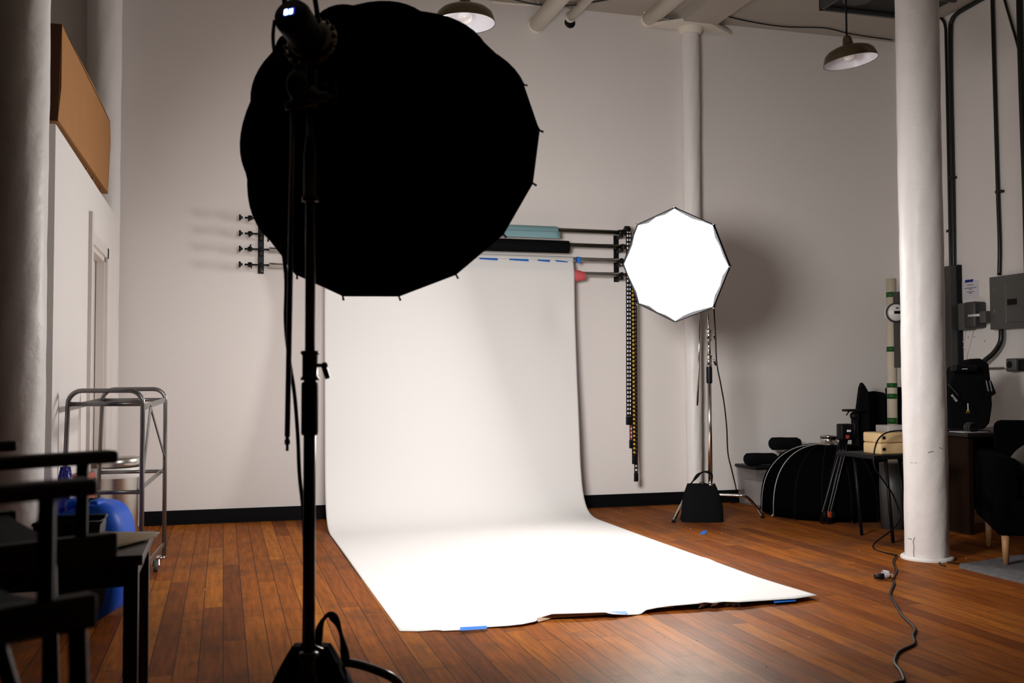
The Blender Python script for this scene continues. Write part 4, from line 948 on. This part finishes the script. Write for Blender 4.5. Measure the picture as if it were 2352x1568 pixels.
# electric meter
q = D(2056, 718, 9.2); 
t = thing('electric_meter', 'round electricity meter with a black display left of the right column', 'meter', q)
u_ = V((-.25, -1, 0)).normalized()
MB().lathe(q, tuple(-u_), [(.0, -.05), (.068, -.05), (.077, -.03), (.077, .02), (.088, .02), (.088, .04), (0, .04)], 32).build('meter_cover', WHITEP, t)
MB().lathe(q, tuple(-u_), [(.0775, -.025), (.090, -.02), (.090, .0), (.0775, .02)], 32).build('ring', GREYD, t)
sx_ = V((-u_.y, u_.x, 0)); MB().beam(q+u_*.052-sx_*.03, q+u_*.052+sx_*.03, .003, .026).build('display', BLKP, t)
MB().beam(q+u_*.052-sx_*.015+V((0, 0, .04)), q+u_*.052+sx_*.012+V((0, 0, .04)), .003, .014).build('mark', INK, t)
MB().bb((q.x+.085, q.y+.02, q.z-.50), (XR, q.y+.14, q.z+.20)).build('meter_box', GREYD, t)
# small dark table with cream case
tz = .635; ya = 6.05
a = P(2008, 1046, 1, ya); x0 = a.x; x1 = x0+.55
t = thing('black_table', 'small black table half hidden behind the thick right column', 'table', (x0+.27, ya+.2, 0))
ztab = a.z
MB().bb((x0, ya, ztab-.03), (x1, ya+.45, ztab), bev=.006).build('tabletop', BLKP, t)
for lx, ly in ((x0+.12, ya+.04), (x1-.05, ya+.04), (x0+.12, ya+.4), (x1-.05, ya+.4)): MB().cyl((lx, ly, ztab-.03), (lx+.05, ly, 0), .012, n=10).build('leg', BLKP, t)
a = P(2022, 1036, 1, ya+.06); b = P(2080, 993, 1, ya+.06)
t = thing('cream_case', 'cream plastic equipment case on the small black table', 'case', (a.x+.12, ya+.15, ztab))
hh = b.z-ztab
MB().bb((a.x, ya+.06, ztab), (a.x+.26, ya+.26, ztab+hh*.52), bev=.012).build('case_base', BEIGE, t)
MB().bb((a.x, ya+.06, ztab+hh*.535), (a.x+.26, ya+.26, ztab+hh), bev=.012).build('case_lid', BEIGE, t)
for zz in (.25, .78): MB().bb((a.x+.016, ya+.054, ztab+hh*zz-.011), (a.x+.04, ya+.062, ztab+hh*zz+.011), bev=.003).build('latch', DCHROME, t)
q = P(2008, 1013, 1, ya+.1); MB().tube([V((a.x+.005, ya+.1, q.z)), q+V((.02, 0, 0)), q], [.006, .006, .010], 10).build('brass_plug', BEIGE, t, 'cream plug')
a2 = P(2039, 992, 1, ya+.1)
t = tag(MB().bb((a2.x, ya+.09, ztab+hh+.001), (a2.x+.19, ya+.24, ztab+hh+.05), bev=.006).build('clear_container', CLEAR), 'clear plastic container on top of the cream case', 'container')
cable('power_lead', [P(2090, 988, 1, ya-.0), P(2050, 990, 1, ya-.02), P(2028, 998, 1, ya-.03), P(2014, 1015, 1, ya-.04), P(2007, 1045, 1, ya-.05), P(2010, 1075, 1, ya-.06), P(2030, 1105, 1, ya-.04), P(2055, 1145, 1, ya), P(2064, 1200, 1, ya-.02), V((4.25, 5.95, .01)), P(2060, 1275, 2, .01)], .0055, BLKP, 'black cord arching over the cream case down to the floor')
cable('white_wall_rag', [], .01, WHITEP, '') if False else None
q = D(2050, 1100, 7.75); t = tag(MB().lathe((q.x, q.y, 0), (0, 0, 1), [(0, 0), (.09, 0), (.10, .3), (.095, .5), (0, .5)], 24).build('waste_bin', GREYD), 'dark grey round bin under the small black table', 'bin')

# ------------------------------------------------------------------ desk with camera bag, right of the column
zd_ = .745
a = P(2150, 985, 2, zd_)
xd0, yd0_ = 5.15, 6.75
t = thing('black_desk', 'dark desk against the right wall under the camera bag', 'desk', (5.8, 6.6, 0))
MB().bb((5.25, 6.2, zd_-.03), (XR-.03, 6.95, zd_), bev=.003).build('desktop', WOODD, t)
for xs in (5.28, 6.38): MB().bb((xs, 6.23, 0), (xs+.04, 6.92, zd_-.03)).build('side_panel', BROWNP, t)
MB().bb((5.32, 6.8, .1), (6.38, 6.83, zd_-.03)).build('back_panel', BROWNP, t)
q = P(2187, 982, 2, zd_)
tag(MB().bb((5.28, 6.27, zd_), (5.50, 6.43, zd_+.004)).build('loose_paper', NOTE), 'white sheet on the dark desk edge beside the right column', 'paper')
# camera bag
ux = V(_R); ux.z = 0; ux.normalize(); uyv = V((-ux.y, ux.x, 0)); RB = Matrix((ux, uyv, V((0, 0, 1)))).transposed()
def DB(px, py, dist=7.90): return D(px, py, dist)
bc = D(2225, 925, 7.95)
t = thing('camera_backpack', 'bulky black camera backpack with a shotgun microphone case on the desk', 'backpack', (bc.x, bc.y, zd_))
zt_ = D(2225, 850, 7.95).z
body = [DB(2183, 985), DB(2176, 900), DB(2190, 862), DB(2196, 842), DB(2216, 838), DB(2232, 826), DB(2252, 822), DB(2272, 835), DB(2277, 880), DB(2280, 930), DB(2274, 972), DB(2262, 990)]
for p in body: p.z = max(p.z, zd_+.004)
m = MB().prism(body, uyv*.16); o = m.build('bag_body', BLKF, t); md = o.modifiers.new('b', 'BEVEL'); md.width = .014; md.segments = 3; md.limit_method = 'ANGLE'
MB().box(D(2213, 846, 7.83), (.17, .10, .05), RB, .012).build('top_pouch', BLKP, t)
MB().beam(D(2216, 847, 7.76)-ux*.02, D(2216, 847, 7.76)+ux*.02, .004, .005).build('zip_pull', WHITEP, t)
m = MB(); m.prism([DB(2268, 872, 7.80), DB(2277, 874, 7.80), DB(2288, 903, 7.80), DB(2275, 912, 7.80), DB(2262, 908, 7.80)], uyv*.1); m.build('side_pocket', BLKP, t)
m = MB()
for k in (0, 1): m.beam(D(2265+k*8, 874, 7.77), D(2270+k*8, 898, 7.77), .009, .002, tuple(uyv))
m.build('pocket_label', GREYF, t, 'pale label strips')
MB().tube(smoothpts([DB(2178, 882, 7.83), DB(2192, 897, 7.83), DB(2201, 908, 7.83)], 3), .003, 6).build('piping', GREYP, t)
# lettering on the slanted flap
def text(body_, loc, rot, size, m, parent, name='lettering'):
    cu = bpy.data.curves.new(name, 'FONT'); cu.body = body_; cu.size = size; cu.extrude = .0008; cu.align_x = 'CENTER'; cu.align_y = 'CENTER'; cu.offset = size*.02
    o = bpy.data.objects.new(name, cu); COL.objects.link(o); dg = bpy.context.evaluated_depsgraph_get(); me = bpy.data.meshes.new_from_object(o.evaluated_get(dg)); bpy.data.objects.remove(o)
    o = bpy.data.objects.new(name, me); COL.objects.link(o); me.materials.clear(); me.materials.append(m); o.parent = parent
    o.matrix_local = Matrix.Translation(V(loc)-V(parent['_org'])) @ rot.to_4x4(); return o
Rt = Matrix((ux, V((0, 0, 1)), -uyv)).transposed() @ Matrix.Rotation(math.radians(-52), 3, 'Z')
text('RØDE', D(2191.5, 914, 7.77), Rt, .024, WHITEP, t)
MB().beam(D(2223, 926, 7.77), D(2223.6, 941, 7.77), .006, .003).build('zip_tag', WHITEP, t); MB().box(D(2223.5, 943, 7.76), (.022, .006, .010), RB, .002).box(D(2223, 947, 7.76), (.03, .006, .005), RB, .001).build('brass_buckle', YELLOW, t, 'brass buckle')
# lens lying on the desk
la = D(2222, 984, 7.62); lb_ = D(2246, 992, 7.45)
t = thing('camera_lens', 'black camera lens lying in front of the camera backpack', 'lens', (la.x, la.y, zd_))
dv = (lb_-la); dv.z = 0; dv.normalize(); c0 = V((la.x, la.y, zd_+.035))
MB().lathe(c0, dv, [(0, 0), (.03, 0), (.033, .01), (.033, .03), (.030, .033), (.033, .037), (.034, .07), (.030, .073), (.034, .078), (.036, .11), (.030, .11), (0, .10)], 28).build('barrel', BLKP, t)
for h_ in (.02, .055, .095): MB().lathe(c0, dv, [(.0335, h_-.004), (.037, h_-.003), (.037, h_+.003), (.0335, h_+.004)], 28).build('focus_ring', RUBR, t)

# ------------------------------------------------------------------ sofa and rug
fl1 = P(2298, 1300, 2, 0)
t = thing('sofa', 'near-black sofa with light wooden legs at the right edge', 'sofa', (fl1.x+.9, fl1.y+.2, 0))
sX = V((.83, -.557, 0)); sY = V((.557, .83, 0)); RS = Matrix((sX, sY, V((0, 0, 1)))).transposed(); s0 = V((4.515, 5.10, 0))
def sl(x, y, z): return s0+sX*x+sY*y+V((0, 0, z))
def sbox(x0, y0, z0, x1, y1, z1, bv, nm): MB().box(sl((x0+x1)/2, (y0+y1)/2, (z0+z1)/2), (x1-x0, y1-y0, z1-z0), RS, bv).build(nm, NAVY, t)
for lx, ly in ((.055, .05), (.055, .76), (1.5, .05), (1.5, .76)): MB().cyl(sl(lx, ly, .017), sl(lx, ly, .21), .017, .024, n=20).build('leg', WOODL, t)
sbox(0, 0, .195, 1.56, .98, .42, .03, 'seat_base'); sbox(.14, .01, .42, 1.42, .78, .54, .04, 'seat_cushion')
sbox(0, 0, .25, .14, .98, .66, .04, 'armrest'); sbox(1.42, 0, .25, 1.56, .98, .66, .04, 'armrest'); sbox(.12, .76, .42, 1.44, .99, .86, .05, 'backrest')
q = D(2362, 1060, 6.35)
tag(MB().ball(q, .17, 14, (1.0, .35, .62), Matrix.Rotation(-.5, 3, 'Y')).build('cushion', CUSH), 'grey cushion at the right end of the sofa', 'cushion')
rp = [P(2205, 1300, 2, 0), P(2203, 1304, 2, 0), P(2352, 1341, 2, 0), P(2420, 1360, 2, 0)]
far = [V((6.4, 4.3, 0)), V((6.4, 5.3, 0)), V((4.9, 5.36, 0))]
m = MB().prism([rp[0]]+[rp[1]]+rp[2:]+far, (0, 0, .016)); tag(m.build('rug', RUGM), 'grey mottled rug under the sofa with a pale hem', 'rug')
cable('rug_hem', [p+V((0, -.004, .012)) for p in rp], .008, TUBEW, 'pale hem') if False else None

# clean helper keys
for o in bpy.data.objects:
    if '_org' in o: del o['_org']
